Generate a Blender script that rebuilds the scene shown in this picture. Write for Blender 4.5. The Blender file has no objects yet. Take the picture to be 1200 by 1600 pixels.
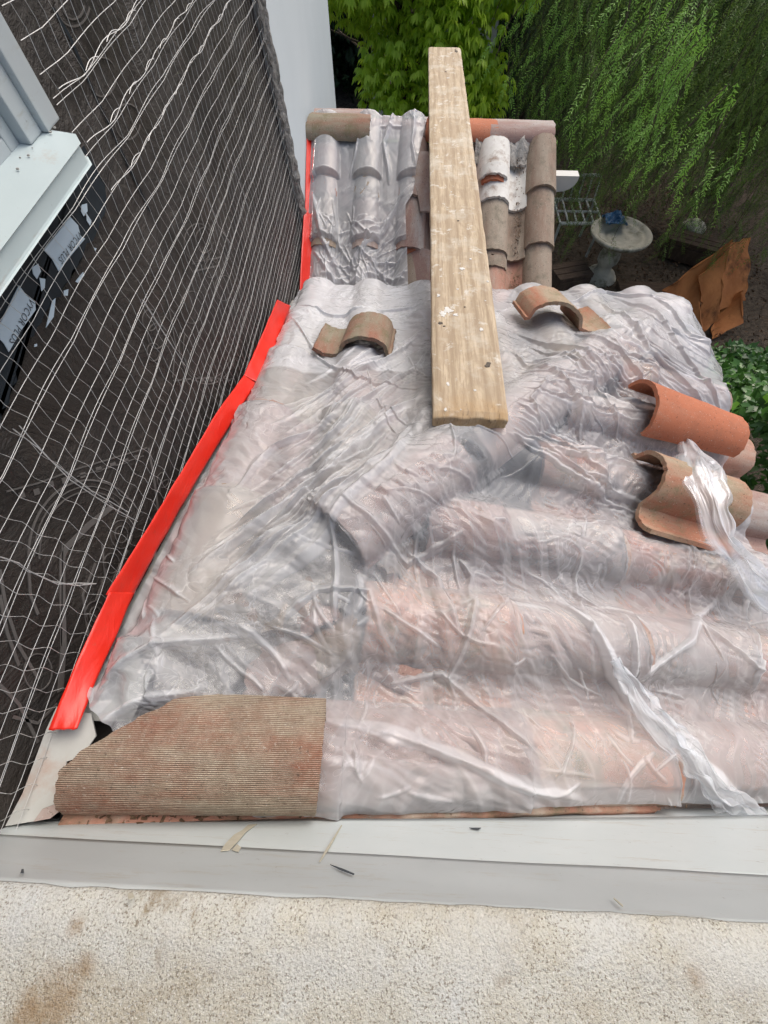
import bpy, bmesh, math, random
import numpy as np
from mathutils import Vector, Matrix, noise as mnoise
S = bpy.context.scene; COL = S.collection
R_ = math.radians
rng = np.random.default_rng(7); random.seed(7)

# ------------------------------------------------------------------ camera, sky, sun
TILT, YAW, FPX = R_(25.8), R_(2.3), 620.0
cam = bpy.data.cameras.new('camera'); camo = bpy.data.objects.new('camera', cam); COL.objects.link(camo)
cam.sensor_fit = 'VERTICAL'; cam.sensor_height = 16.0; cam.lens = 16.0*FPX/1600.0
cam.clip_start = 0.02; cam.clip_end = 400
camo.location = (0, 0, 0); camo.rotation_euler = (TILT, 0, YAW)
S.camera = camo
W = bpy.data.worlds.new('World'); S.world = W; W.use_nodes = True
wn = W.node_tree.nodes; wl = W.node_tree.links
for n in list(wn): wn.remove(n)
wo = wn.new('ShaderNodeOutputWorld'); wb = wn.new('ShaderNodeBackground'); sky = wn.new('ShaderNodeTexSky')
sky.sky_type = 'NISHITA'; sky.sun_disc = False; sky.sun_elevation = R_(56); sky.sun_rotation = R_(32)
sky.air_density = 1.0; sky.dust_density = 6.0; sky.ozone_density = 1.5
wb.inputs['Strength'].default_value = 0.15
wl.new(sky.outputs[0], wb.inputs['Color']); wl.new(wb.outputs[0], wo.inputs['Surface'])
sl = bpy.data.lights.new('sun', 'SUN'); sl.energy = 1.5; sl.angle = R_(60); sl.color = (1, .99, .975)
so = bpy.data.objects.new('sun', sl); COL.objects.link(so)
_d = Vector((math.sin(R_(32))*math.cos(R_(56)), math.cos(R_(32))*math.cos(R_(56)), math.sin(R_(56))))
so.rotation_euler = _d.to_track_quat('Z', 'Y').to_euler()
S.view_settings.view_transform = 'Standard'; S.view_settings.look = 'None'
S.view_settings.exposure = 0.26; S.view_settings.gamma = 1; S.view_settings.use_curve_mapping = False
S.render.engine = 'CYCLES'
S.cycles.max_bounces = 8; S.cycles.transparent_max_bounces = 24; S.cycles.diffuse_bounces = 3

# ------------------------------------------------------------------ helpers
s_, c_ = math.sin(TILT), math.cos(TILT); sp, cp = math.sin(YAW), math.cos(YAW)
cF = np.array([-sp*s_, cp*s_, -c_]); cR = np.array([cp, sp, 0.]); cU = np.array([-sp*c_, cp*c_, s_])
def hit(u, v, n, d):
    """point of a real plane n.p = d seen at a pixel of the 1200x1600 photograph"""
    r = cF+(u-600)/FPX*cR-(v-800)/FPX*cU
    return r*(d/float(r @ np.array(n, float)))
def wallp(u, v, x=-.47): return hit(u, v, (1, 0, 0), x)
def tag(o, label=None, cat=None, group=None, kind=None):
    if label: o['label'] = label
    if cat: o['category'] = cat
    if group: o['group'] = group
    if kind: o['kind'] = kind
    return o
def empty(name, loc=(0, 0, 0), label=None, cat=None, group=None):
    o = bpy.data.objects.new(name, None); COL.objects.link(o); o.location = loc
    o.empty_display_size = .05
    return tag(o, label, cat, group)
def mesh_obj(name, V, Fc, m, parent=None, smooth=False, mats=None, uv=None):
    me = bpy.data.meshes.new(name)
    me.from_pydata([tuple(map(float, v)) for v in V] if not isinstance(V, np.ndarray) else V.tolist(), [], Fc if not isinstance(Fc, np.ndarray) else Fc.tolist())
    me.update()
    if m: me.materials.append(m)
    if smooth: me.polygons.foreach_set('use_smooth', [True]*len(me.polygons))
    o = bpy.data.objects.new(name, me); COL.objects.link(o)
    if parent:
        o.parent = parent
        o.matrix_parent_inverse = Matrix.Translation(parent.location).inverted() if parent.type == 'EMPTY' or True else Matrix()
    return o
class MB:
    def __init__(s): s.v = []; s.f = []
    def add(s, V, Fc):
        b = len(s.v); s.v += [tuple(map(float, x)) for x in V]; s.f += [tuple(int(i)+b for i in q) for q in Fc]
    def box(s, a, b, M=None, bev=.0):
        bm = bmesh.new(); bmesh.ops.create_cube(bm, size=1)
        a = Vector(a); b = Vector(b)
        for v in bm.verts: v.co = Vector(((a[i]+b[i])/2+v.co[i]*(b[i]-a[i]) for i in range(3)))
        if bev: bmesh.ops.bevel(bm, geom=list(bm.edges), offset=bev, segments=2, profile=.6, affect='EDGES')
        if M: bm.transform(M)
        bm.verts.ensure_lookup_table()
        s.add([v.co for v in bm.verts], [[v.index for v in f.verts] for f in bm.faces]); bm.free()
    def tube(s, pts, r, k=6, cap=True):
        pts = [Vector(p) for p in pts]; n = len(pts)
        rr = r if hasattr(r, '__len__') else [r]*n
        ref = Vector((0, 0, 1)); V = []; Fc = []
        for i, p in enumerate(pts):
            t = (pts[min(i+1, n-1)]-pts[max(i-1, 0)]).normalized()
            a = t.cross(ref)
            if a.length < .1: a = t.cross(Vector((1, 0, 0)))
            a.normalize(); b = t.cross(a)
            for j in range(k):
                th = 2*math.pi*j/k; V.append(p+a*(rr[i]*math.cos(th))+b*(rr[i]*math.sin(th)))
        for i in range(n-1):
            for j in range(k): Fc.append((i*k+j, i*k+(j+1) % k, (i+1)*k+(j+1) % k, (i+1)*k+j))
        if cap: Fc += [tuple(range(k))[::-1], tuple((n-1)*k+j for j in range(k))]
        s.add(V, Fc)
    def lathe(s, prof, c, k=40):
        V = []; Fc = []; n = len(prof)
        for r, z in prof:
            for j in range(k):
                th = 2*math.pi*j/k; V.append((c[0]+r*math.cos(th), c[1]+r*math.sin(th), c[2]+z))
        for i in range(n-1):
            for j in range(k): Fc.append((i*k+j, i*k+(j+1) % k, (i+1)*k+(j+1) % k, (i+1)*k+j))
        Fc.append(tuple(range(k))[::-1]); Fc.append(tuple((n-1)*k+j for j in range(k)))
        s.add(V, Fc)
    def poly(s, pts, n, t):
        """flat polygon pts thickened by t along -n"""
        n = Vector(n).normalized(); k = len(pts); P = [Vector(p) for p in pts]
        s.add(P+[p-n*t for p in P], [tuple(range(k)), tuple(range(2*k-1, k-1, -1))]+[(i, i+k, (i+1) % k+k, (i+1) % k) for i in range(k)])
    def build(s, name, m, parent=None, smooth=False): return mesh_obj(name, s.v, s.f, m, parent, smooth)

def grid_shell(P, thick, N=None):
    """P (nu,nv,3) grid of top points -> closed shell"""
    nu, nv = P.shape[:2]
    du = np.gradient(P, axis=0); dv = np.gradient(P, axis=1)
    n = np.cross(du, dv); n /= np.linalg.norm(n, axis=2, keepdims=True)+1e-9
    if n[..., 2].mean() < 0: n = -n
    Q = P-n*thick
    V = np.concatenate([P.reshape(-1, 3), Q.reshape(-1, 3)]); o = nu*nv
    F_ = []
    for i in range(nu-1):
        for j in range(nv-1):
            a = i*nv+j; F_.append((a, a+1, a+nv+1, a+nv)); F_.append((a+o, a+nv+o, a+nv+1+o, a+1+o))
    for i in range(nu-1):
        a = i*nv; F_.append((a, a+nv, a+nv+o, a+o)); a = i*nv+nv-1; F_.append((a, a+o, a+nv+o, a+nv))
    for j in range(nv-1):
        a = j; F_.append((a, a+o, a+1+o, a+1)); a = (nu-1)*nv+j; F_.append((a, a+1, a+1+o, a+o))
    return V, F_

# value-noise fields for numpy work
def vnoise(shape_or_xy, seed=0):
    x, y = shape_or_xy
    r = np.random.default_rng(seed).random((256, 256))*2-1
    xi = np.floor(x).astype(int); yi = np.floor(y).astype(int); fx = x-xi; fy = y-yi
    fx = fx*fx*(3-2*fx); fy = fy*fy*(3-2*fy)
    g = lambda a, b: r[a % 256, b % 256]
    return (g(xi, yi)*(1-fx)+g(xi+1, yi)*fx)*(1-fy)+(g(xi, yi+1)*(1-fx)+g(xi+1, yi+1)*fx)*fy
def fbm(x, y, f, oc=4, seed=0):
    a = 1.; s = 0; t = 0
    for o in range(oc):
        s = s+a*vnoise((x*f+o*17.3, y*f-o*9.1), seed+o); t += a; a *= .5; f *= 2.03
    return s/t

# ------------------------------------------------------------------ materials
class NT:
    def __init__(s, name):
        s.m = bpy.data.materials.new(name); s.m.use_nodes = True; s.t = s.m.node_tree
        s.b = s.t.nodes['Principled BSDF']; s.out = s.t.nodes['Material Output']
        s.tc = s.t.nodes.new('ShaderNodeTexCoord')
    def n(s, k, **kw):
        x = s.t.nodes.new(k)
        for a, b in kw.items():
            if a.startswith('i_'):
                key = a[2:].replace('_', ' '); x.inputs[key].default_value = b
            else: setattr(x, a, b)
        return x
    def l(s, a, b): s.t.links.new(a, b)
    def mapn(s, scale=(1, 1, 1), rot=(0, 0, 0), coord='Object'):
        mp = s.n('ShaderNodeMapping'); mp.inputs['Scale'].default_value = scale; mp.inputs['Rotation'].default_value = rot
        s.l(s.tc.outputs[coord], mp.inputs[0]); return mp.outputs[0]
    def noise(s, vec, scale, detail=5, rough=.6, dist=0):
        x = s.n('ShaderNodeTexNoise'); x.inputs['Scale'].default_value = scale; x.inputs['Detail'].default_value = detail
        x.inputs['Roughness'].default_value = rough; x.inputs['Distortion'].default_value = dist
        if vec: s.l(vec, x.inputs['Vector'])
        return x.outputs['Fac']
    def ramp(s, fac, stops, interp='LINEAR'):
        r = s.n('ShaderNodeValToRGB'); cr = r.color_ramp; cr.interpolation = interp
        while len(cr.elements) < len(stops): cr.elements.new(.5)
        for e, (p, c) in zip(cr.elements, stops):
            e.position = p; e.color = (*c, 1) if hasattr(c, '__len__') else (c, c, c, 1)
        s.l(fac, r.inputs[0]); return r.outputs[0]
    def mix(s, fac, a, b, blend='MIX'):
        x = s.n('ShaderNodeMix', data_type='RGBA', blend_type=blend)
        for sock, v in ((x.inputs[0], fac), (x.inputs[6], a), (x.inputs[7], b)):
            if hasattr(v, 'is_linked') or hasattr(v, 'links'): s.l(v, sock)
            elif hasattr(v, '__len__'): sock.default_value = (*v, 1) if len(v) == 3 else v
            else: sock.default_value = v
        return x.outputs[2]
    def math(s, op, a, b=0., clamp=False):
        x = s.n('ShaderNodeMath', operation=op); x.use_clamp = clamp
        for i, v in enumerate((a, b)):
            if hasattr(v, 'links'): s.l(v, x.inputs[i])
            else: x.inputs[i].default_value = v
        return x.outputs[0]
    def bump(s, h, strength=.3, dist=.01, prev=None):
        b = s.n('ShaderNodeBump'); b.inputs['Strength'].default_value = strength; b.inputs['Distance'].default_value = dist
        s.l(h, b.inputs['Height'])
        if prev: s.l(prev, b.inputs['Normal'])
        return b.outputs[0]
    def fin(s, col=None, rough=.6, nrm=None, spec=None):
        if col is not None:
            if hasattr(col, 'links'): s.l(col, s.b.inputs['Base Color'])
            else: s.b.inputs['Base Color'].default_value = (*col, 1)
        if hasattr(rough, 'links'): s.l(rough, s.b.inputs['Roughness'])
        else: s.b.inputs['Roughness'].default_value = rough
        if nrm: s.l(nrm, s.b.inputs['Normal'])
        if spec is not None: s.b.inputs['Specular IOR Level'].default_value = spec
        return s.m

def simple(name, a, b, scale=20, rough=.6, bump=.2, bdist=.003, spec=.4, stretch=(1, 1, 1), dark=None, darks=8):
    t = NT(name); v = t.mapn(stretch); f = t.noise(v, scale, 6)
    c = t.ramp(f, [(.3, a), (.7, b)])
    if dark is not None:
        g = t.noise(v, darks, 8, .7); c = t.mix(t.ramp(g, [(.52, 0.), (.66, 1.)]), c, dark)
    return t.fin(c, rough, t.bump(t.noise(v, scale*3, 5), bump, bdist), spec)

def terracotta(name, base, pale, dark, moss=(.16, .15, .09), comb=False, weather=.5, streak=(1, .25, 1)):
    """fired clay: hue drift, pale bloom, dark lichen specks, random per object"""
    t = NT(name); v = t.mapn((1, 1, 1)); vs = t.mapn(streak)
    oi = t.n('ShaderNodeObjectInfo')
    off = t.n('ShaderNodeVectorMath', operation='ADD'); t.l(v, off.inputs[0])
    mul = t.math('MULTIPLY', oi.outputs['Random'], 37.); t.l(mul, off.inputs[1]); V = off.outputs[0]
    off2 = t.n('ShaderNodeVectorMath', operation='ADD'); t.l(vs, off2.inputs[0]); t.l(mul, off2.inputs[1]); VS = off2.outputs[0]
    c = t.ramp(t.noise(V, 7, 4), [(.3, base), (.7, tuple(x*.8 for x in base))])
    c = t.mix(t.math('MULTIPLY', oi.outputs['Random'], .75), c, tuple(.5*(x+y) for x, y in zip(base, pale)))
    wmask = t.ramp(t.noise(VS, 9, 8, .7), [(.62-weather*.3, 0.), (.75-weather*.2, 1.)])
    c = t.mix(wmask, c, pale)
    mm = t.ramp(t.noise(V, 14, 8, .75), [(.5, 0.), (.68, .85)])
    c = t.mix(mm, c, moss)
    sp_ = t.ramp(t.noise(V, 160, 3, .6), [(.62, 0.), (.7, 1.)])
    c = t.mix(t.math('MULTIPLY', sp_, .7), c, dark)
    lt = t.ramp(t.noise(V, 230, 2, .5), [(.66, 0.), (.72, 1.)])
    c = t.mix(t.math('MULTIPLY', lt, .55), c, (.55, .5, .43))
    n1 = t.bump(t.noise(V, 180, 6, .7), .45, .0015)
    n1 = t.bump(t.noise(V, 22, 4), .35, .004, n1)
    if comb:
        w = t.n('ShaderNodeTexWave'); w.wave_type = 'BANDS'; w.bands_direction = 'X'
        w.inputs['Scale'].default_value = comb; w.inputs['Distortion'].default_value = 1.6; w.inputs['Detail'].default_value = 4
        w.inputs['Detail Scale'].default_value = 5
        t.l(v, w.inputs[0]); n1 = t.bump(w.outputs['Fac'], .6, .0018, n1)
        c = t.mix(t.math('MULTIPLY', t.ramp(w.outputs['Fac'], [(.1, 1.), (.45, 0.)]), t.ramp(t.noise(V, 26, 6, .8), [(.35, .15), (.6, .8)])), c, (.12, .07, .05))
        c = t.mix(t.math('MULTIPLY', t.math('MULTIPLY', t.ramp(w.outputs['Fac'], [(.55, 0.), (.9, 1.)]), t.ramp(t.noise(V, 60, 5, .8), [(.4, 0.), (.6, 1.)])), .5), c, (.60, .53, .42))
    return t.fin(c, .85, n1, .25)

M = {}
M['tile'] = terracotta('clay_tile', (.42, .19, .13), (.44, .36, .29), (.08, .06, .05))
M['tile_pink'] = terracotta('pink_clay_tile', (.31, .19, .16), (.40, .36, .33), (.08, .065, .055), weather=.5, moss=(.36, .27, .22))
M['tile_brown'] = terracotta('weathered_clay_tile', (.25, .165, .12), (.33, .28, .22), (.06, .05, .04), weather=.75, moss=(.17, .15, .11))
M['tile_orange'] = terracotta('orange_clay_tile', (.46, .15, .075), (.40, .20, .13), (.05, .04, .03), weather=.35, moss=(.36, .14, .08))
M['tile_comb'] = terracotta('combed_clay_tile', (.27, .075, .04), (.30, .245, .18), (.06, .05, .04), comb=128., weather=.8, moss=(.20, .15, .11))
M['tile_olive'] = terracotta('lichen_clay_tile', (.28, .12, .08), (.25, .225, .165), (.05, .045, .03), weather=.85, moss=(.15, .14, .075))
M['tile_mixed'] = terracotta('stained_clay_tile', (.38, .12, .065), (.34, .27, .19), (.05, .045, .035), weather=.65, moss=(.20, .175, .10))
M['tile_white'] = simple('mortar_splashed_tile', (.62, .60, .55), (.72, .71, .67), 30, .8, .3, .002, .2, dark=(.33, .26, .21), darks=14)
M['mortar'] = simple('lime_mortar', (.30, .28, .25), (.52, .50, .46), 18, .95, 1., .012, .15, dark=(.14, .12, .10), darks=11)
M['deck'] = simple('roof_underlay', (.035, .033, .032), (.06, .056, .052), 12, .9, .5, .006, .2)
M['white'] = simple('white_stucco', (.56, .615, .635), (.60, .655, .675), 3, .8, .12, .001, .2)
M['fascia'] = simple('painted_timber', (.50, .49, .45), (.58, .57, .53), 10, .6, .2, .002, .3, (1, 6, 1))
M['edge'] = simple('torn_stucco_edge', (.20, .19, .17), (.46, .45, .42), 60, .95, 1., .01, .15, dark=(.10, .10, .09), darks=30)
M['gutter'] = simple('galvanised_sheet', (.42, .42, .39), (.52, .53, .50), 8, .45, .1, .002, .5, dark=(.42, .30, .24), darks=6)
M['bark'] = simple('bark', (.055, .04, .028), (.12, .09, .065), 14, .9, 1., .03, .2, (1, 1, .3))
M['gravel'] = simple('leafy_gravel', (.060, .046, .034), (.17, .135, .10), 26, .95, 1., .03, .15, dark=(.028, .022, .016), darks=1.6)
M['stone'] = simple('cast_stone', (.42, .39, .31), (.56, .53, .44), 12, .85, .6, .006, .2, dark=(.18, .17, .12), darks=5)
M['rust'] = simple('rusted_panel', (.32, .11, .035), (.52, .21, .07), 5, .8, .7, .01, .25, (1, 1, .4), dark=(.07, .028, .014), darks=3)
M['scrap'] = simple('old_timber', (.06, .04, .03), (.12, .085, .06), 9, .85, .6, .01, .2, (1, 4, 1))
M['blue'] = simple('blue_film', (.02, .07, .16), (.06, .17, .32), 9, .3, .8, .02, .5)
M['chairwhite'] = simple('white_metal', (.40, .42, .40), (.55, .57, .54), 14, .4, .1, .001, .5, dark=(.07, .12, .06), darks=7)
M['mud'] = simple('dried_mud', (.46, .43, .33), (.56, .53, .44), 70, .9, .5, .001, .2)
M['litter'] = simple('leaf_litter', (.075, .045, .028), (.20, .13, .08), 60, .9, .5, .002, .2)

def leafmat(name, cols, rough=.5, transl=.35, spec=.35):
    t = NT(name); g = t.n('ShaderNodeNewGeometry')
    c = t.ramp(g.outputs['Random Per Island'], [(i/(len(cols)-1), x) for i, x in enumerate(cols)])
    n = t.noise(t.mapn(), 2.2, 3); c = t.mix(t.ramp(n, [(.35, 0.), (.65, .45)]), c, cols[-1])
    t.fin(c, rough, None, spec)
    tr = t.n('ShaderNodeBsdfTranslucent'); t.l(c, tr.inputs[0]); mx = t.n('ShaderNodeMixShader'); mx.inputs[0].default_value = transl
    t.l(t.b.outputs[0], mx.inputs[1]); t.l(tr.outputs[0], mx.inputs[2]); t.l(mx.outputs[0], t.out.inputs['Surface'])
    return t.m
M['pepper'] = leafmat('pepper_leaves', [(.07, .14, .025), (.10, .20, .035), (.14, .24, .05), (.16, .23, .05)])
M['pepper_light'] = leafmat('lit_pepper_leaves', [(.17, .36, .05), (.22, .44, .07), (.27, .48, .09)])  # paler copy of pepper: light on the outer fronds painted into the leaf colour
M['pepper_dark'] = leafmat('shaded_pepper_leaves', [(.035, .075, .02), (.055, .11, .03), (.07, .12, .035)])  # darker copy: shade inside the crown painted into the leaf colour
M['bright'] = leafmat('bright_leaves', [(.30, .48, .03), (.42, .62, .04), (.56, .72, .08), (.36, .54, .04)], .45, .45)
M['hedge'] = leafmat('hedge_leaves', [(.03, .08, .018), (.045, .13, .025), (.065, .17, .03), (.10, .23, .045)], .28, .2, .5)
M['hedge_new'] = leafmat('new_hedge_leaves', [(.14, .32, .04), (.18, .38, .05)], .35, .4, .5)
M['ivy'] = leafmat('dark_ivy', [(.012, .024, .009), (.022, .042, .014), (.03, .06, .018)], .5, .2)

# stucco of the parapet
t = NT('parapet_stucco'); v = t.mapn()
c = t.ramp(t.noise(v, 9, 6, .65), [(.34, (.68, .69, .66)), (.5, (.66, .64, .55)), (.64, (.55, .50, .39))])
c = t.mix(t.ramp(t.noise(v, 480, 3, .6), [(.53, 0.), (.63, .85)]), c, (.24, .20, .14))
c = t.mix(t.ramp(t.noise(v, 760, 2, .6), [(.57, 0.), (.64, .7)]), c, (.80, .79, .75))
c = t.mix(t.ramp(t.noise(v, 13, 9, .8, .6), [(.57, 0.), (.66, .75)]), c, (.30, .22, .12))
c = t.mix(t.ramp(t.noise(v, 5.5, 8, .75), [(.58, 0.), (.72, .5)]), c, (.36, .29, .18))
nb = t.bump(t.noise(v, 420, 4, .7), 1., .004); nb = t.bump(t.noise(v, 60, 4), .5, .003, nb)
for cx_, cy_, rr_ in ((-.262, -.232, .022), (-.244, -.212, .012), (-.285, -.242, .018), (-.262, -.187, .008), (.27, -.196, .009)):
    ds = t.n('ShaderNodeVectorMath', operation='DISTANCE'); t.l(v, ds.inputs[0]); ds.inputs[1].default_value = (cx_, cy_, -.47)
    dd = t.math('ADD', ds.outputs['Value'], t.math('MULTIPLY', t.math('SUBTRACT', t.noise(v, 45, 7, .75), .5), rr_*2.6))
    c = t.mix(t.ramp(dd, [(rr_*.25, .6), (rr_*1.1, 0.)]), c, (.34, .22, .11))
yz = t.n('ShaderNodeSeparateXYZ'); t.l(t.tc.outputs['Object'], yz.inputs[0])
ln = t.math('ADD', yz.outputs['Y'], t.math('MULTIPLY', t.noise(v, 18, 5), .03))
c = t.mix(t.math('MULTIPLY', t.ramp(t.math('MULTIPLY', ln, -1.), [(.18, .5), (.205, 0.)]), t.ramp(t.noise(v, 25, 4), [(.4, 0.), (.6, 1.)])), c, (.70, .70, .66))
M['stucco'] = t.fin(c, .95, nb, .15)
def sheetmat(name, a, b, stain, rough=.35):
    t = NT(name); v = t.mapn(); vs = t.mapn((1, 1, 6), (0, .6, 0))
    c = t.ramp(t.noise(v, 7, 4), [(.3, a), (.7, b)])
    c = t.mix(t.ramp(t.noise(vs, 9, 8, .8), [(.56, 0.), (.70, .6)]), c, stain)
    c = t.mix(t.ramp(t.noise(v, 60, 8, .8), [(.62, 0.), (.70, .7)]), c, tuple(x*.45 for x in stain))
    return t.fin(c, rough, t.bump(t.noise(v, 12, 5), .12, .004), .35)
M['flash_white'] = sheetmat('white_membrane', (.60, .655, .65), (.65, .70, .695), (.42, .36, .25), .4)
M['flash_grey'] = sheetmat('grey_coping', (.43, .46, .46), (.47, .50, .50), (.36, .32, .24), .45)
M['window'] = sheetmat('window_paint', (.40, .44, .45), (.45, .49, .50), (.33, .31, .26), .35)
M['sill'] = sheetmat('sill_paint', (.46, .54, .54), (.50, .58, .58), (.42, .34, .27), .4)
t = NT('window_glass'); M['glass'] = t.fin((.10, .13, .15), .05, None, .8)
t = NT('glass_reflecting_film'); M['glass2'] = t.fin((.33, .38, .40), .18, None, .6)

# building paper
t = NT('building_paper'); v = t.mapn()
c = t.ramp(t.noise(v, 6, 6, .6), [(.3, (.024, .020, .017)), (.6, (.042, .034, .028)), (.8, (.075, .060, .048))])
w = t.n('ShaderNodeTexWave', wave_type='RINGS'); w.inputs['Scale'].default_value = 3.2; w.inputs['Distortion'].default_value = 14
w.inputs['Detail'].default_value = 3; w.inputs['Detail Scale'].default_value = 1.6; t.l(v, w.inputs[0])
vy = t.n('ShaderNodeSeparateXYZ'); t.l(t.tc.outputs['Object'], vy.inputs[0])
gate = t.ramp(t.math('ADD', vy.outputs['Y'], t.math('MULTIPLY', t.noise(v, 3, 3), .8)), [(.9, 0.), (1.0, 1.)])
ln = t.math('MULTIPLY', t.ramp(w.outputs['Fac'], [(.42, 0.), (.5, .16), (.58, 0.)]), gate)
c = t.mix(ln, c, (.17, .15, .13))
nb = t.bump(t.noise(t.mapn((1, 1, 1)), 5, 7, .7, 2.5), 1., .05); nb = t.bump(t.noise(v, 90, 4), .3, .003, nb)
M['paper'] = t.fin(c, .5, nb, .4)
M['print'] = simple('printed_ink', (.10, .092, .085), (.14, .13, .12), 20, .5, .1, .001, .4)
t = NT('bitumen_flashing'); v = t.mapn()
c = t.ramp(t.noise(v, 12, 5), [(.35, (.012, .016, .02)), (.7, (.026, .034, .042))])
M['bitumen'] = t.fin(c, .5, t.bump(t.noise(v, 14, 6, .6, .5), .35, .004), .15)
M['sticker'] = simple('pale_blue_sticker', (.42, .52, .60), (.48, .58, .66), 20, .45, .3, .002, .4)
t = NT('sticker_ink'); M['ink'] = t.fin((.04, .05, .06), .6)
t = NT('wire'); c = t.ramp(t.noise(t.mapn(), 30, 3), [(.3, (.46, .46, .44)), (.7, (.64, .64, .62))]); t.b.inputs['Metallic'].default_value = .25
M['wire'] = t.fin(c, .45, None, .5)
t = NT('red_tape'); v = t.mapn()
c = t.ramp(t.noise(v, 14, 4), [(.3, (.66, .020, .010)), (.7, (.74, .032, .016))])
nb = t.bump(t.noise(t.mapn((3, .5, 3)), 16, 4, .6, 1.), .35, .004)
c = t.mix(t.ramp(t.noise(v, 40, 7, .8), [(.58, 0.), (.68, .45)]), c, (.40, .09, .06))
M['tape'] = t.fin(c, .32, nb, .4)

# plank
t = NT('plank_wood'); v = t.mapn((1, .13, 1))
k = t.n('ShaderNodeTexNoise'); k.inputs['Scale'].default_value = 5; k.inputs['Detail'].default_value = 2; t.l(v, k.inputs[0])
w = t.n('ShaderNodeTexWave', wave_type='BANDS', bands_direction='X'); w.inputs['Scale'].default_value = 9
w.inputs['Distortion'].default_value = 7; w.inputs['Detail'].default_value = 3; w.inputs['Detail Scale'].default_value = 1.3; t.l(v, w.inputs[0])
c = t.ramp(w.outputs['Fac'], [(0., (.36, .275, .18)), (.3, (.47, .375, .255)), (1., (.53, .43, .30))])
v3 = t.mapn()
c = t.mix(t.ramp(t.noise(t.mapn((6, .35, 1)), 30, 6, .7), [(.40, .6), (.52, 0.)]), c, (.27, .19, .12))
c = t.mix(t.ramp(t.noise(t.mapn((1.6, .5, 1)), 7, 5, .6, 1.2), [(.44, .5), (.5, 0.), (.56, .35)]), c, (.33, .25, .17))
c = t.mix(t.ramp(t.noise(v3, 5, 7, .7), [(.5, 0.), (.66, .6)]), c, (.60, .56, .47))
c = t.mix(t.ramp(t.noise(v3, 16, 8, .75, .5), [(.57, 0.), (.63, .8)]), c, (.62, .59, .52))
c = t.mix(t.ramp(t.noise(v3, 30, 8, .8), [(.655, 0.), (.69, .9)]), c, (.10, .085, .065))
g2 = t.n('ShaderNodeSeparateXYZ'); t.l(t.tc.outputs['Object'], g2.inputs[0])
near = t.ramp(t.math('ADD', g2.outputs['Y'], t.math('MULTIPLY', t.noise(v3, 12, 5), .25)), [(.12, .75), (.22, 0.)])
c = t.mix(t.math('MULTIPLY', near, t.ramp(t.noise(v3, 20, 6), [(.35, .2), (.6, 1.)])), c, (.42, .26, .11))
c = t.mix(t.math('MULTIPLY', near, t.ramp(t.noise(t.mapn((3, .5, 1)), 40, 6, .8), [(.56, 0.), (.62, 1.)])), c, (.09, .06, .035))
nb = t.bump(t.noise(t.mapn((4, .3, 1)), 60, 6, .7), .5, .002); nb = t.bump(t.noise(v3, 25, 6), .3, .003, nb)
M['plank'] = t.fin(c, .75, nb, .3)
M['knot'] = simple('dark_knot', (.07, .06, .05), (.16, .13, .10), 60, .8, .5, .002, .3)
M['paintdrop'] = simple('dried_plaster', (.62, .60, .55), (.74, .72, .68), 40, .85, .8, .003, .2)

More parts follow.
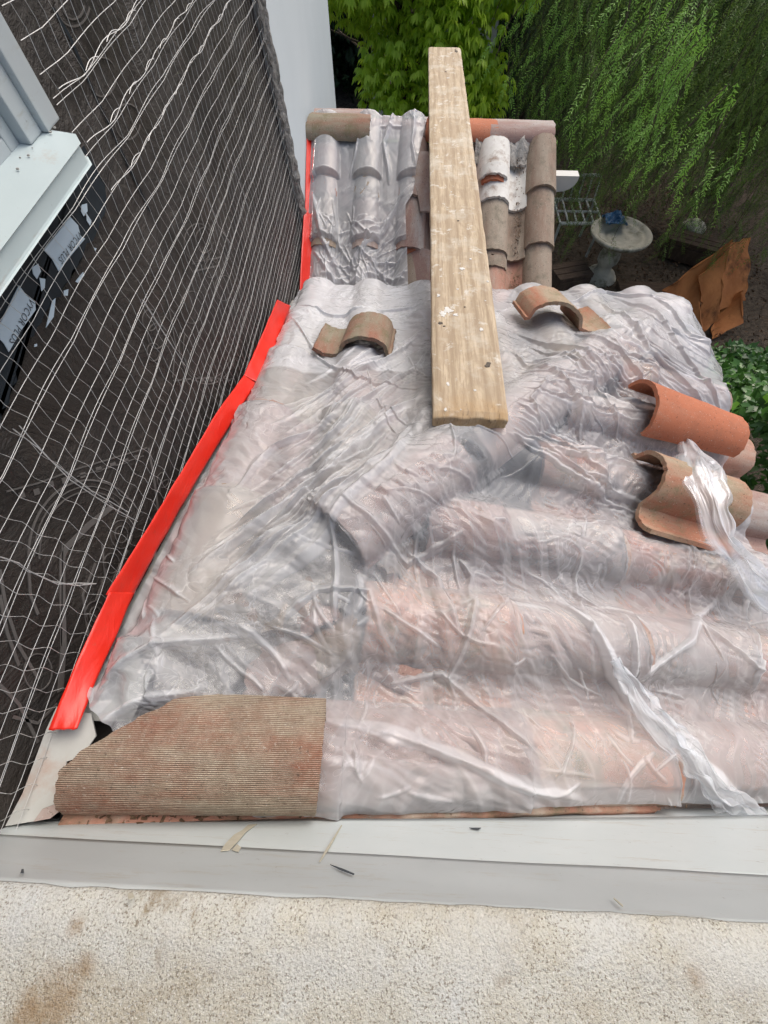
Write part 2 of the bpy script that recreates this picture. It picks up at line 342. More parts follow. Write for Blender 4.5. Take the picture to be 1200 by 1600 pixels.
# polyethylene sheet: thin film, partly see-through; folds lie in several layers ('layers' attribute)
def filmmat(name, base_op, crink=1., gloss=.8):
    t = NT(name); v = t.mapn()
    at = t.n('ShaderNodeAttribute', attribute_name='layers')
    lw = t.n('ShaderNodeLayerWeight'); lw.inputs[0].default_value = .35
    nz = t.n('ShaderNodeTexNoise'); nz.inputs['Scale'].default_value = 7; nz.inputs['Detail'].default_value = 3; t.l(v, nz.inputs[0])
    wv = t.n('ShaderNodeVectorMath', operation='MULTIPLY_ADD'); t.l(nz.outputs['Color'], wv.inputs[0]); wv.inputs[1].default_value = (.16, .16, .16); t.l(v, wv.inputs[2])
    pm = t.ramp(t.noise(v, 5, 3), [(.46, .05), (.60, 1.)])
    b = None; ridge = []
    for sc, st, rz in ((18, (1, .4, 1), .6), (30, (.45, 1, 1), -.4), (55, (1, .6, 1), .2), (95, (.6, 1, 1), 1.)):
        mp = t.n('ShaderNodeMapping'); mp.inputs['Scale'].default_value = st; mp.inputs['Rotation'].default_value = (0, 0, rz); t.l(wv.outputs[0], mp.inputs[0])
        rid = t.math('ABSOLUTE', t.math('SUBTRACT', t.noise(mp.outputs[0], sc, 1.5, .5, .3), .5)); ridge.append(rid)
        b = t.bump(t.math('MULTIPLY', t.math('MINIMUM', rid, .12), pm), .55*crink, .6/sc, b)
    op = t.math('MULTIPLY', t.noise(v, 5, 5, .6), .20)
    op = t.math('ADD', op, base_op-.10)
    op = t.math('ADD', op, at.outputs['Fac'])
    for rid in ridge[:2]: op = t.math('ADD', op, t.math('MULTIPLY', t.ramp(rid, [(.0, .14), (.010, 0.)]), pm))
    op = t.math('ADD', op, t.math('MULTIPLY', lw.outputs['Facing'], .30), True)
    op = t.math('MINIMUM', op, .93)
    t.b.inputs['Base Color'].default_value = (.90, .92, .95, 1); t.b.inputs['Roughness'].default_value = .42
    t.b.inputs['IOR'].default_value = 1.5; t.b.inputs['Specular IOR Level'].default_value = .5
    t.l(b, t.b.inputs['Normal'])
    tl = t.n('ShaderNodeBsdfTranslucent'); tl.inputs[0].default_value = (.90, .92, .95, 1)
    m1 = t.n('ShaderNodeMixShader'); m1.inputs[0].default_value = .28; t.l(t.b.outputs[0], m1.inputs[1]); t.l(tl.outputs[0], m1.inputs[2])
    tp = t.n('ShaderNodeBsdfTransparent'); tp.inputs[0].default_value = (.95, .96, .97, 1)
    m2 = t.n('ShaderNodeMixShader'); t.l(op, m2.inputs[0]); t.l(tp.outputs[0], m2.inputs[1]); t.l(m1.outputs[0], m2.inputs[2])
    gl = t.n('ShaderNodeBsdfGlossy'); gl.inputs['Roughness'].default_value = .13; t.l(b, gl.inputs['Normal'])
    fr = t.n('ShaderNodeFresnel'); fr.inputs[0].default_value = 1.33; t.l(b, fr.inputs['Normal'])
    m3 = t.n('ShaderNodeMixShader'); t.l(t.math('MULTIPLY', fr.outputs[0], gloss, True), m3.inputs[0]); t.l(m2.outputs[0], m3.inputs[1]); t.l(gl.outputs[0], m3.inputs[2])
    t.l(m3.outputs[0], t.out.inputs['Surface'])
    return t.m
M['film'] = filmmat('plastic_film', .20, .8, 1.05)
M['film2'] = filmmat('gathered_plastic_film', .32, .4, .25)

# ------------------------------------------------------------------ roof geometry
K = .31; X0, Y0, Z0 = -.47, -.05, -.69
XE, YE = 1.19, 1.66
def D(x, y): return np.minimum(Z0-K*(x-X0), Z0-K*(y-Y0))
FS = .5; FR = 2.5; FZ = -.95
def DF(x, y): return FZ-FS*np.abs(FR-y)
ROWS = [1.55, 1.32, 1.085, .85, .615, .38, .145, -.085]
COLS = [-.36, -.125, .11, .345, .58, .815, 1.05]
BH, BW = .068, .083   # barrel height, half width
def barrel(d, h=BH, w=BW): return h*np.sqrt(np.clip(1-(d/w)**2, 0, 1))
def prof(u):
    """s-tile cross-section, u across (-.09 .. .165)"""
    b = barrel(u); p = -.012*np.sin(np.clip((u-.07)/.08, 0, 1)*math.pi)+.02*np.clip((u-.14)/.03, 0, 1)**2
    return np.where(np.abs(u) < BW*.97, b, p+.0)
def frame(o, along, nrm):
    y = Vector(along).normalized(); n = Vector(nrm).normalized(); n = (n-y*n.dot(y)).normalized(); x = y.cross(n)
    m = Matrix((x, y, n)).transposed().to_4x4(); m.translation = Vector(o); return m
def stile_pts(L, u0=-.088, u1=.165, nu=26, nv=8, taper=.0, jit=.0015, seed=0, ends=None, bh=1.):
    r = np.random.default_rng(seed); us = np.linspace(u0, u1, nu); P = np.zeros((nu, nv, 3))
    for i, u in enumerate(us):
        a, b = (0, L) if ends is None else ends((i/(nu-1)))
        for j in range(nv):
            q = j/(nv-1); P[i, j] = (u*(1-taper*q), a+(b-a)*q, float(prof(np.array(u)))*bh)
    P[:, 0, 1] += r.normal(0, jit, nu); P[:, -1, 1] += r.normal(0, jit, nu)
    P[..., 2] += r.normal(0, .0007, (nu, nv))
    return P
def barrel_pts(L, w=.085, h=.072, nu=20, nv=8, w2=None, ends=None, jit=.0015, seed=0, ang=1.):
    r = np.random.default_rng(seed); P = np.zeros((nu, nv, 3)); w2 = w2 or w
    for i in range(nu):
        th = math.pi*(.5+ang*(.5-i/(nu-1)))
        a, b = (0, L) if ends is None else ends(i/(nu-1))
        for j in range(nv):
            q = j/(nv-1); ww = w+(w2-w)*q
            P[i, j] = (-ww*math.cos(th), a+(b-a)*q, h*ww/w*math.sin(th))
    P[:, 0, 1] += r.normal(0, jit, nu); P[:, -1, 1] += r.normal(0, jit, nu); P[..., 2] += r.normal(0, .0006, (nu, nv))
    return P
def shell_obj(name, P, m, parent, thick=.012, mtx=None):
    V, Fc = grid_shell(P, thick); o = mesh_obj(name, V, Fc, m, None, True)
    es = o.modifiers.new('edge', 'EDGE_SPLIT'); es.split_angle = R_(50)
    if mtx is not None: o.matrix_world = mtx
    if parent:
        o.parent = parent; o.matrix_parent_inverse = Matrix.Translation(parent.location).inverted()
    return o

near_roof = empty('tiled_roof', (.3, .6, -1.2), 'near hipped clay tile roof sloping away and to the right under the larger plastic sheet', 'roof')
far_roof = empty('tiled_roof', (.1, 2.1, -1.4), 'far clay tile roof slope rising to the ridge beyond the plank, its left half under plastic', 'roof')
# decks
mb = MB()
c0 = (X0, Y0, Z0)
def dk(x, y, dz=-.03): return (x, y, float(D(x, y))+dz)
tt = min(XE-X0, YE-Y0)
hipend = dk(XE, Y0+(XE-X0))
mb.add([dk(X0, -.17), dk(XE, -.17), dk(XE, YE-.05), dk(X0, Y0), dk(X0, YE-.05), (X0, YE-.05, -1.6), (XE, YE-.05, -1.6), (XE, -.17, -1.6), (X0, -.17, -1.6)],
       [(0, 1, 2, 3), (3, 2, 4), (4, 2, 6, 5), (2, 1, 7, 6), (0, 8, 7, 1), (5, 6, 7, 8), (0, 3, 4, 5, 8)])
mb.build('roof_deck', M['deck'], near_roof)
mb = MB()
xa, xb = -.47, .72
mb.add([(xa, 1.45, DF(0, 1.45)-.02), (xb, 1.45, DF(0, 1.45)-.02), (xb, FR, FZ-.02), (xa, FR, FZ-.02), (xa, 3.5, DF(0, 3.5)-.02), (xb, 3.5, DF(0, 3.5)-.02),
        (xa, 1.45, -1.75), (xb, 1.45, -1.75), (xa, 3.5, -1.75), (xb, 3.5, -1.75)],
       [(0, 1, 2, 3), (3, 2, 5, 4), (0, 6, 7, 1), (4, 5, 9, 8), (6, 8, 9, 7), (1, 7, 9, 5, 2), (0, 3, 4, 8, 6)])
mb.build('roof_deck', M['deck'], far_roof)
# walls of the house below the eaves
mb = MB(); mb.box((-.46, -.15, -3.2), (.95, 1.5, -1.62)); mb.build('lower_wall', M['white'], near_roof)
mb = MB(); mb.box((-.46, 1.52, -3.2), (.6, 3.3, -1.77)); mb.build('lower_wall', M['white'], far_roof)

tile_me = {}
def roof_tile(mtx, m, L, parent, v=0, name='roof_tile'):
    key = (m.name, L, v)
    if key not in tile_me:
        V, Fc = grid_shell(stile_pts(L, seed=v*7+3), .012); o = mesh_obj(name, V, Fc, m, None, True)
        o.modifiers.new('edge', 'EDGE_SPLIT').split_angle = R_(50); tile_me[key] = o
    else:
        o = tile_me[key].copy(); COL.objects.link(o)
    o.parent = parent; o.matrix_parent_inverse = Matrix.Translation(parent.location).inverted(); o.matrix_basis = mtx
    return o
# right slope: tiles run +x downhill, barrel rows at ROWS; pan lies toward -y
nR = (K, 0, 1); aR = Vector((1, 0, -K)).normalized(); nFr = (0, K, 1); aFr = Vector((0, 1, -K)).normalized()
EXP = .335
for ri, y in enumerate(ROWS):
    hipx = X0+(y-Y0)
    x = XE+.03; ci = 0; hipx += (.05, .04, .07, .06, .17, .09, .20, .0)[ri]
    while x > max(hipx, X0)+.06:
        xs = x-EXP*.957
        st = max(xs-.05, max(hipx, X0)+.02)
        if y < 0 and st < -.17: st = -.17
        L = round((x-st)/.957, 2)
        if L < .06: break
        lift = .006+.012*0
        o = (st, y, Z0-K*(st-X0)+.004)
        al = Vector((1, 0, -K+.035)).normalized()
        roof_tile(frame(o, al, nR), M['tile_pink'] if (ri+ci) % 3 else M['tile'], L, near_roof, (ri+ci) % 3)
        x = xs; ci += 1
# front slope: tiles run +y downhill
for ri, x in enumerate(COLS):
    hipy = Y0+(x-X0); y = YE+.02; ci = 0
    while y > hipy+.1:
        ys = y-EXP*.957; st = max(ys-.05, hipy+.05); L = round((y-st)/.957, 2)
        if L > .08:
            roof_tile(frame((x, st, Z0-K*(st-Y0)+.004), Vector((0, 1, -K+.035)), nFr), M['tile_brown'] if (ri+ci) % 3 else M['tile_pink'], L, near_roof, (ri+ci) % 3)
        y = ys; ci += 1
# hip caps
hd = Vector((1, 1, -K)).normalized()
for i, t0 in enumerate([.37, .68, .99, 1.30]):
    x = X0+t0; o = (x-.01, Y0+t0-.01, Z0-K*t0+.012+.0)
    shell_obj('hip_tile', barrel_pts(.54 if i == 3 else .46 if i else .36, .090, .076*(1.1 if i == 0 else 1)*max(.6, min(1, 1.35-(t0+.3)*.6)), w2=.095, seed=i), M['tile_pink'], near_roof, .013, frame(o, hd+Vector((0, 0, .03)), (K, K, 2)))
# mortar bed where the upper hip caps are missing
P = np.zeros((40, 12, 3))
for i in range(40):
    t0 = .09+.29*i/39
    for j in range(12):
        q = (j/11-.5)*2; x = X0+t0+q*.075; y = Y0+t0-q*.075
        P[i, j] = (x, y, float(D(x, y))-.01+.07*(1-q*q)**.6*(.7+.5*mnoise.noise(Vector((x*14, y*14, 1))))+.03*mnoise.noise(Vector((x*40, y*40, 3))))
V, Fc = grid_shell(P, .04); mesh_obj('mortar_bed', V, Fc, M['mortar'], near_roof, True)
# broken pieces jumbled where the hip caps are off
for k, (u, v, rz, mm, L, hh) in enumerate([(500, 985, 2.2, 'tile_pink', .13, .045), (455, 1030, .5, 'tile_brown', .12, .04), (560, 1000, -.4, 'tile_pink', .12, .045), (640, 925, 1.9, 'tile', .10, .04), (735, 880, 2.6, 'tile_pink', .12, .045), (400, 960, .7, 'tile_brown', .14, .035),
                                           (300, 1010, .9, 'tile_brown', .13, .035), (700, 960, .3, 'tile_brown', .10, .04), (360, 1050, .2, 'tile_pink', .12, .035), (600, 890, 1.2, 'tile_brown', .10, .035)]):
    p = hit(u, v, (K, 0, 1), Z0+K*X0+.03) if u > 480 else hit(u, v, (0, K, 1), Z0+K*Y0+.03); p[2] = float(D(p[0], p[1]))-.014
    shell_obj('broken_tile', barrel_pts(L, .05, hh, seed=k+70, nu=14, nv=6, jit=.005), M[mm], near_roof, .011, frame(p, (math.cos(rz), math.sin(rz), -.2), (K/2, K/2, 1)))
# metal strip where the roof meets the wall
P = np.zeros((80, 4, 3))
for i in range(80):
    y = -.04+1.62*i/79
    for j in range(4): P[i, j] = (-.4675+.085*j/3, y, float(D(-.47, y))+.030-.006*j+.001*mnoise.noise(Vector((y*9, j, 0))))
V, Fc = grid_shell(P, .002); mesh_obj('wall_flashing', V, Fc, M['gutter'], near_roof, True)
# fascia boards and bottom clay edge strip beside the parapet
mb = MB(); mb.box((XE-.02, -.165, -1.5), (XE, YE-.06, float(D(XE, 0))-.035)); mb.box((X0+.01, YE-.045, -1.5), (XE-.025, YE-.02, float(D(0, YE))-.03)); mb.build('fascia', M['fascia'], near_roof)
P = np.zeros((60, 5, 3))
for i in range(60):
    x = -.43+.98*i/59
    for j in range(5):
        P[i, j] = (x, -.166+.05*j/4+.004*mnoise.noise(Vector((x*30, j, 0)))*(j > 0), float(D(x, -.1))+.045+.004*mnoise.noise(Vector((x*18, j*.7, 0)))-.008*j)
V, Fc = grid_shell(P, .02); mesh_obj('clay_edge_strip', V, Fc, M['tile'], near_roof, True)
# metal flashing at the foot of the wall
def nearp(u, v, o=.0): return hit(u, v, (K, 0, 1), Z0+K*X0+o)
mb = MB(); zz = .045
q = [hit(u, v, (K, 0, 1), Z0+K*X0+zz) for u, v in [(8, 1291), (35, 1240), (72, 1140), (88, 1105), (142, 1115), (150, 1150), (128, 1182), (104, 1190), (96, 1240), (98, 1262), (60, 1282)]]
mb.poly(q, (K, 0, 1), .004); mb.build('corner_flashing', M['gutter'], near_roof)
q = [hit(u, v, (K, 0, 1), Z0+K*X0+zz+.005) for u, v in [(52, 1284), (66, 1264), (101, 1252), (100, 1262), (78, 1279)]]
mb = MB(); mb.poly(q, (K, 0, 1), .004); mb.build('clay_shard', M['tile_pink'], near_roof)

# far roof tiles (slope runs down toward the camera: downhill = -y)
nF = (0, -FS, 1); dnF = Vector((0, -1, -FS)).normalized()
FC = [-.37, -.17, .04, .235, .437]
for ci, x in enumerate(FC):
    ys = [2.45, 2.235, 1.96, 1.70]
    for k in range(3):
        L = round((ys[k]-ys[k+1]+.05)*math.sqrt(1+FS*FS), 2)
        mm = [M['tile_pink'], M['tile_brown'], M['tile_pink']][(ci+k) % 3]
        if ci == 4: mm = [M['tile_white'], M['tile_brown'], M['tile']][k]
        if ci == 3: mm = [M['tile'], M['tile_brown'], M['tile_orange']][k]
        y0 = ys[k]+.05 if k else ys[k]
        al = Vector((0, -1, -FS+.09)).normalized()
        m4 = frame((x, y0, DF(0, y0)+.004-.0), al, nF)
        # mirrored pan side so the pan lies to +x
        m4 = m4 @ Matrix.Scale(-1, 4, (1, 0, 0)) @ Matrix.Scale(.95, 4, (1, 0, 0))
        roof_tile(m4, mm, L, far_roof, k)
# rake barrels on the right edge
for k, (a, b) in enumerate([(2.46, 2.235), (2.26, 2.0), (2.03, 1.66)]):
    P = barrel_pts((a-b)*math.sqrt(1+FS*FS), .068, .065, w2=.074, seed=k)
    shell_obj('rake_tile', P, M['tile_brown'], far_roof, .012, frame((.662, a, DF(0, a)+.012), Vector((0, -1, -FS+.05)), nF))
# ridge
ridge = [(.10, .44, M['tile_orange'], .10), (.405, .71, M['tile_pink'], .096), (-.20, .13, M['tile_pink'], .085)]
for a, b, m, w in ridge:
    shell_obj('ridge_tile', barrel_pts(b-a, w*.84, w*.52, w2=w*.80, seed=int(a*100)+50), m, far_roof, .013, frame((a, FR+.012, FZ+.012), Vector((1, 0, 0)), (0, 0, 1)))
# mortar under ridge
P = np.zeros((90, 10, 3))
for i in range(90):
    x = .34+.34*i/89
    for j in range(10):
        y = 2.455-.10*j/9
        P[i, j] = (x, y, DF(0, y)+.022+.03*(1-j/9)+.022*mnoise.noise(Vector((x*22, y*22, 5)))+.012*mnoise.noise(Vector((x*60, y*60, 9))))
V, Fc = grid_shell(P, .03); mesh_obj('mortar_bed', V, Fc, M['mortar'], far_roof, True)
# tile offcuts packed under the courses in the bare column
for k, (x, y, w, mm) in enumerate([(.425, 2.275, .058, 'tile_orange'), (.425, 2.29, .07, 'tile_white'), (.437, 1.985, .075, 'tile_brown'), (.437, 1.94, .078, 'tile_brown')]):
    shell_obj('tile_offcut', barrel_pts(.05, w, w*.85, seed=k, ang=.8), M[mm], far_roof, .012, frame((x, y, DF(0, y)+.022+(.035 if k == 0 else .04 if k == 1 else .004)), Vector((0, -1, -FS)), nF))
# painted rafter tail
pts = [(0, 0), (.135, 0), (.135, -.018), (.128, -.035), (.11, -.052), (.085, -.062), (0, -.07)]
mb = MB()
V = [(.70+a, y, -1.0+b) for y in (2.285, 2.335) for a, b in pts]; n = len(pts)
mb.add(V, [tuple(range(n)), tuple(range(2*n-1, n-1, -1))]+[(i, i+n, (i+1) % n+n, (i+1) % n) for i in range(n)])
mb.build('rafter_tail', M['fascia'], far_roof)
mb = MB(); mb.box((xb+.0, 1.5, -1.75), (xb+.02, 3.4, -1.50)); mb.build('fascia', M['fascia'], far_roof)
# shards under plastic edge beside the plank

# ------------------------------------------------------------------ plastic sheets: a small cloth solver over the tile heights
def Hnear(x, y, extra=True):
    d = D(x, y); right = (Z0-K*(x-X0)) <= (Z0-K*(y-Y0))
    b = np.zeros_like(x)
    for r in ROWS: b = np.where(right, np.maximum(b, barrel(y-r)), b)
    for c in COLS: b = np.where(right, b, np.maximum(b, barrel(x-c)))
    st = np.where(right, ((XE+.03-x)/(EXP*.957)) % 1., ((YE+.02-y)/(EXP*.957)) % 1.)
    b = b+.016*(1-st)+.012*np.clip(1-st*5, 0, 1)+.010*np.clip(st*12-11, 0, 1)
    b = b*np.clip((x+.455)/.03, 0, 1)
    taut = np.clip((x-.70)/.15, 0, 1)*np.clip((y-.92)/.15, 0, 1)
    if extra: b = np.maximum(b, np.clip((x+.455)/.05, .2, 1)*np.where(right, .022+.052*taut, .055)+.006*vnoise((x*6, y*6), 15))
    q = (x-X0-(y-Y0))/math.sqrt(2); t0 = (x-X0+y-Y0)/2
    cap = np.where(t0 > .36, .022+barrel(q, .080, .096)*np.where(t0 < .64, 1.12, np.clip(1.35-t0*.6, .6, 1)), .02+.055*np.clip(1-(q/.09)**2, 0, 1)+.02*vnoise((x*22, y*22), 5))
    capz = Z0-K*t0+cap*(np.abs(q) < .11)
    b = np.maximum(b, np.where((np.abs(q) < .20) & (t0 < .40), .050*np.clip((x+.44)/.07, 0, 1), 0)) if extra else b
    capz = capz-.09*(1-np.clip((x+.44)/.07, 0, 1))
    H = np.maximum(d+b, np.where(np.abs(q) < .11, capz, -9))
    # past the eaves the stiff film carries on in a slow droop
    ex = np.clip(x-XE-.02, 0, 9); ey = np.clip(y-YE-.03, 0, 9)
    return H+.012-ex*.25-1.2*ex**2-ey*1.2
def drape(P, H, pinL, rounds, excess, seed, grav=.0009, stiff=.35, pins=None, film_limit=1.0):
    """P (ni,nj,3). Verlet cloth with Jacobi distance constraints on a height field."""
    ni, nj = P.shape[:2]
    x, y = P[..., 0], P[..., 1]
    Pr = P.copy()
    exf = 1+excess*(1+.9*fbm(x+3, y+5, 2.2, 3, seed))
    offs = [(1, 0, 1.), (0, 1, 1.), (1, 1, .8), (1, -1, .8), (2, 0, stiff), (0, 2, stiff), (4, 0, stiff*.35), (0, 4, stiff*.35)]
    def sl(di, dj):
        a = (slice(0, ni-di), slice(max(0, -dj), nj-max(0, dj))); b = (slice(di, ni), slice(max(0, dj), nj+min(0, dj))); return a, b
    cons = []
    for di, dj, w in offs:
        a, b = sl(di, dj); L = np.linalg.norm(Pr[a]-Pr[b], axis=-1)*exf[a]; cons.append((a, b, L.astype(np.float32), w))
    cnt = np.zeros((ni, nj, 1), np.float32)
    for a, b, L, w in cons: cnt[a] += w; cnt[b] += w
    P = P.astype(np.float32).copy(); r = np.random.default_rng(seed)
    P[..., 2] += .006*fbm(x, y, 14, 3, seed+9); old = P.copy(); pin = np.zeros((ni, nj), bool)
    if pins is not None: pin |= pins
    P0 = P.copy()
    for it in range(rounds):
        v = (P-old)*.93; old = P.copy(); P = P+v; P[..., 2] -= grav
        for sub in range(3):
            acc = np.zeros_like(P)
            for a, b, L, w in cons:
                d = P[b]-P[a]; l = np.sqrt((d*d).sum(-1))+1e-7
                c = (.5*w*(1-L/l))[..., None]*d
                acc[a] += c; acc[b] -= c
            P += acc/cnt*1.7
            P[pin] = P0[pin]
        P[..., 0] = np.maximum(P[..., 0], -.458)
        h = H(P[..., 0], P[..., 1]); below = P[..., 2] < h
        P[..., 2] = np.where(below, h, P[..., 2])
        old[below] = P[below]+(old[below]-P[below])*.3
        P[pin] = P0[pin]
    return P
def upsample(P, k=2):
    ni, nj = P.shape[:2]
    def up(A, n):
        m = (n-1)*k+1; s = np.arange(m)/k; i = np.clip(s.astype(int), 0, n-2); f = (s-i)
        p0 = A[np.clip(i-1, 0, n-1)]; p1 = A[i]; p2 = A[i+1]; p3 = A[np.clip(i+2, 0, n-1)]
        f = f.reshape((-1,)+(1,)*(A.ndim-1))
        return .5*((2*p1)+(-p0+p2)*f+(2*p0-5*p1+4*p2-p3)*f**2+(-p0+3*p1-3*p2+p3)*f**3)
    A = up(P, ni); return up(A.transpose(1, 0, 2), nj).transpose(1, 0, 2)
def ridge_along(P, lay, pts, width, height, lv, sharp=8):
    """raise a pleat along a polyline given in roof plan; overlapping film layers go to lay"""
    pts = [np.array(p[:2], float) for p in pts]; A = np.array(pts); mg = width*2.2+.01
    m = (P[..., 0] > A[:, 0].min()-mg) & (P[..., 0] < A[:, 0].max()+mg) & (P[..., 1] > A[:, 1].min()-mg) & (P[..., 1] < A[:, 1].max()+mg)
    if not m.any(): return
    X = P[..., 0][m]; Y = P[..., 1][m]; best = np.full(X.shape, 9.); tt = np.zeros_like(X); tot = 0
    wv = .010*vnoise((X*8, Y*8), 61); X2 = X+wv; Y2 = Y-wv
    seg = [np.linalg.norm(b-a) for a, b in zip(pts, pts[1:])]; T = sum(seg)
    for a, b, L in zip(pts, pts[1:], seg):
        d = (b-a)/L; s = np.clip((X2-a[0])*d[0]+(Y2-a[1])*d[1], 0, L)
        dx = X2-a[0]-d[0]*s; dy = Y2-a[1]-d[1]*s; dist = np.hypot(dx, dy)*np.where(dx*d[1]-dy*d[0] > 0, 1, -1)
        k = np.abs(dist) < np.abs(best); best = np.where(k, dist, best); tt = np.where(k, (tot+s)/T, tt); tot += L
    tap = np.clip(np.minimum(tt, 1-tt)*5, 0, 1)**.7
    wob = (1+.35*vnoise((X*22, Y*22), 3))*(.45+.55*tap)
    q = best/(width*wob)
    w = np.where(q > 0, np.clip(1-q*1.1, 0, 1)**1.3, np.exp(-q*q*.9))*tap
    P[..., 2][m] = P[..., 2][m]+w*height*.8
    band = np.exp(-np.abs(q+.15)**sharp*2)*tap*lv
    lay[m] = np.maximum(lay[m], band)
def film_obj(name, P, lay, m, parent):
    ni, nj = P.shape[:2]; V = P.reshape(-1, 3)
    idx = np.arange(ni*nj).reshape(ni, nj)
    Fc = np.stack([idx[:-1, :-1], idx[1:, :-1], idx[1:, 1:], idx[:-1, 1:]], -1).reshape(-1, 4)
    me = bpy.data.meshes.new(name); me.vertices.add(len(V)); me.vertices.foreach_set('co', V.astype(np.float32).ravel())
    me.loops.add(len(Fc)*4); me.loops.foreach_set('vertex_index', Fc.astype(np.int32).ravel())
    me.polygons.add(len(Fc)); me.polygons.foreach_set('loop_start', np.arange(0, len(Fc)*4, 4, dtype=np.int32))
    me.polygons.foreach_set('loop_total', np.full(len(Fc), 4, np.int32)); me.polygons.foreach_set('use_smooth', np.ones(len(Fc), bool))
    a = me.attributes.new('layers', 'FLOAT', 'POINT'); a.data.foreach_set('value', lay.astype(np.float32).ravel())
    me.update(calc_edges=True); me.validate(); me.materials.append(m)
    o = bpy.data.objects.new(name, me); COL.objects.link(o)
    if parent: o.parent = parent; o.matrix_parent_inverse = Matrix.Translation(parent.location).inverted()
    return o

sheet = empty('plastic_sheet', (.2, .6, -.8), 'large crinkled clear plastic sheet draped over the near tile roof', 'plastic sheet')
def rp(u, v, o=.07):
    """roof-plan point of a photo pixel, on whichever near slope it falls"""
    a = hit(u, v, (K, 0, 1), Z0+K*X0+o); b = hit(u, v, (0, K, 1), Z0+K*Y0+o)
    return a if a[0]-X0 >= a[1]-Y0 else b
NI, NJ = 131, 131
yy = np.linspace(-.172, 1.70, NJ)
xe = np.interp(yy, [-.17, .0, .2, .33, .42, .55, .82, .90, 1.0, 1.12, 1.3, 1.42, 1.55, 1.70], [1.45, 1.45, 1.42, 1.22, 1.12, 1.10, 1.12, 1.20, 1.24, 1.22, 1.36, 1.36, 1.26, 1.10])
xe = xe+.012*vnoise((yy*14, yy*0), 31)
u_ = np.linspace(0, 1, NI)
X = -.458+(xe[None, :]+.458)*u_[:, None]; Y = np.repeat(yy[None, :], NI, 0).copy()
ylo = np.interp(X[:, 0], [-.46, -.43, -.40, -.32, -.24, -.18], [.0, -.02, -.045, -.075, -.13, -.172])
Y = ylo[:, None]+(Y+.172)*(1.70-ylo[:, None])/1.872
Y[:, -6:] += .015*vnoise((X[:, -6:]*9, X[:, -6:]*0), 4)
Y[:, :3] += .008*vnoise((X[:, :3]*7, X[:, :3]*0), 8)+.002
def smoothH(x, y, s=.05):
    return sum(Hnear(x+a, y+b) for a in (-s, 0, s) for b in (-s, 0, s))/9
P = np.stack([X, Y, smoothH(X, Y)+.035], -1)
# the foot of the sheet leaves the corner by the flashing bare
pins = np.zeros((NI, NJ), bool); pins[0] = True
P[0, :, 2] = D(np.full(NJ, -.458), np.maximum(Y[0], Y0))+.032
pl = np.hypot(X-.19, Y-.70) < .045; pl |= (np.abs(X-.19) < .075) & (np.abs(Y-.72) < .04)
pins |= pl; P[..., 2] = np.where(pl, Hnear(X, Y)+.004, P[..., 2])
P = drape(P, Hnear, None, 90, .012, 11, grav=.0006, pins=pins)
P = upsample(P, 2)
pins2 = np.zeros(P.shape[:2], bool); pins2[0] = True
pl = (np.abs(P[..., 0]-.19) < .075) & (np.abs(P[..., 1]-.72) < .04); pins2 |= pl
P = drape(P, Hnear, None, 40, .006, 23, grav=.0003, stiff=.5, pins=pins2)
for _ in range(10):
    P[1:-1, 1:-1, 2] = .5*P[1:-1, 1:-1, 2]+.125*(P[:-2, 1:-1, 2]+P[2:, 1:-1, 2]+P[1:-1, :-2, 2]+P[1:-1, 2:, 2])
P = upsample(P, 4)
lay = np.zeros(P.shape[:2])
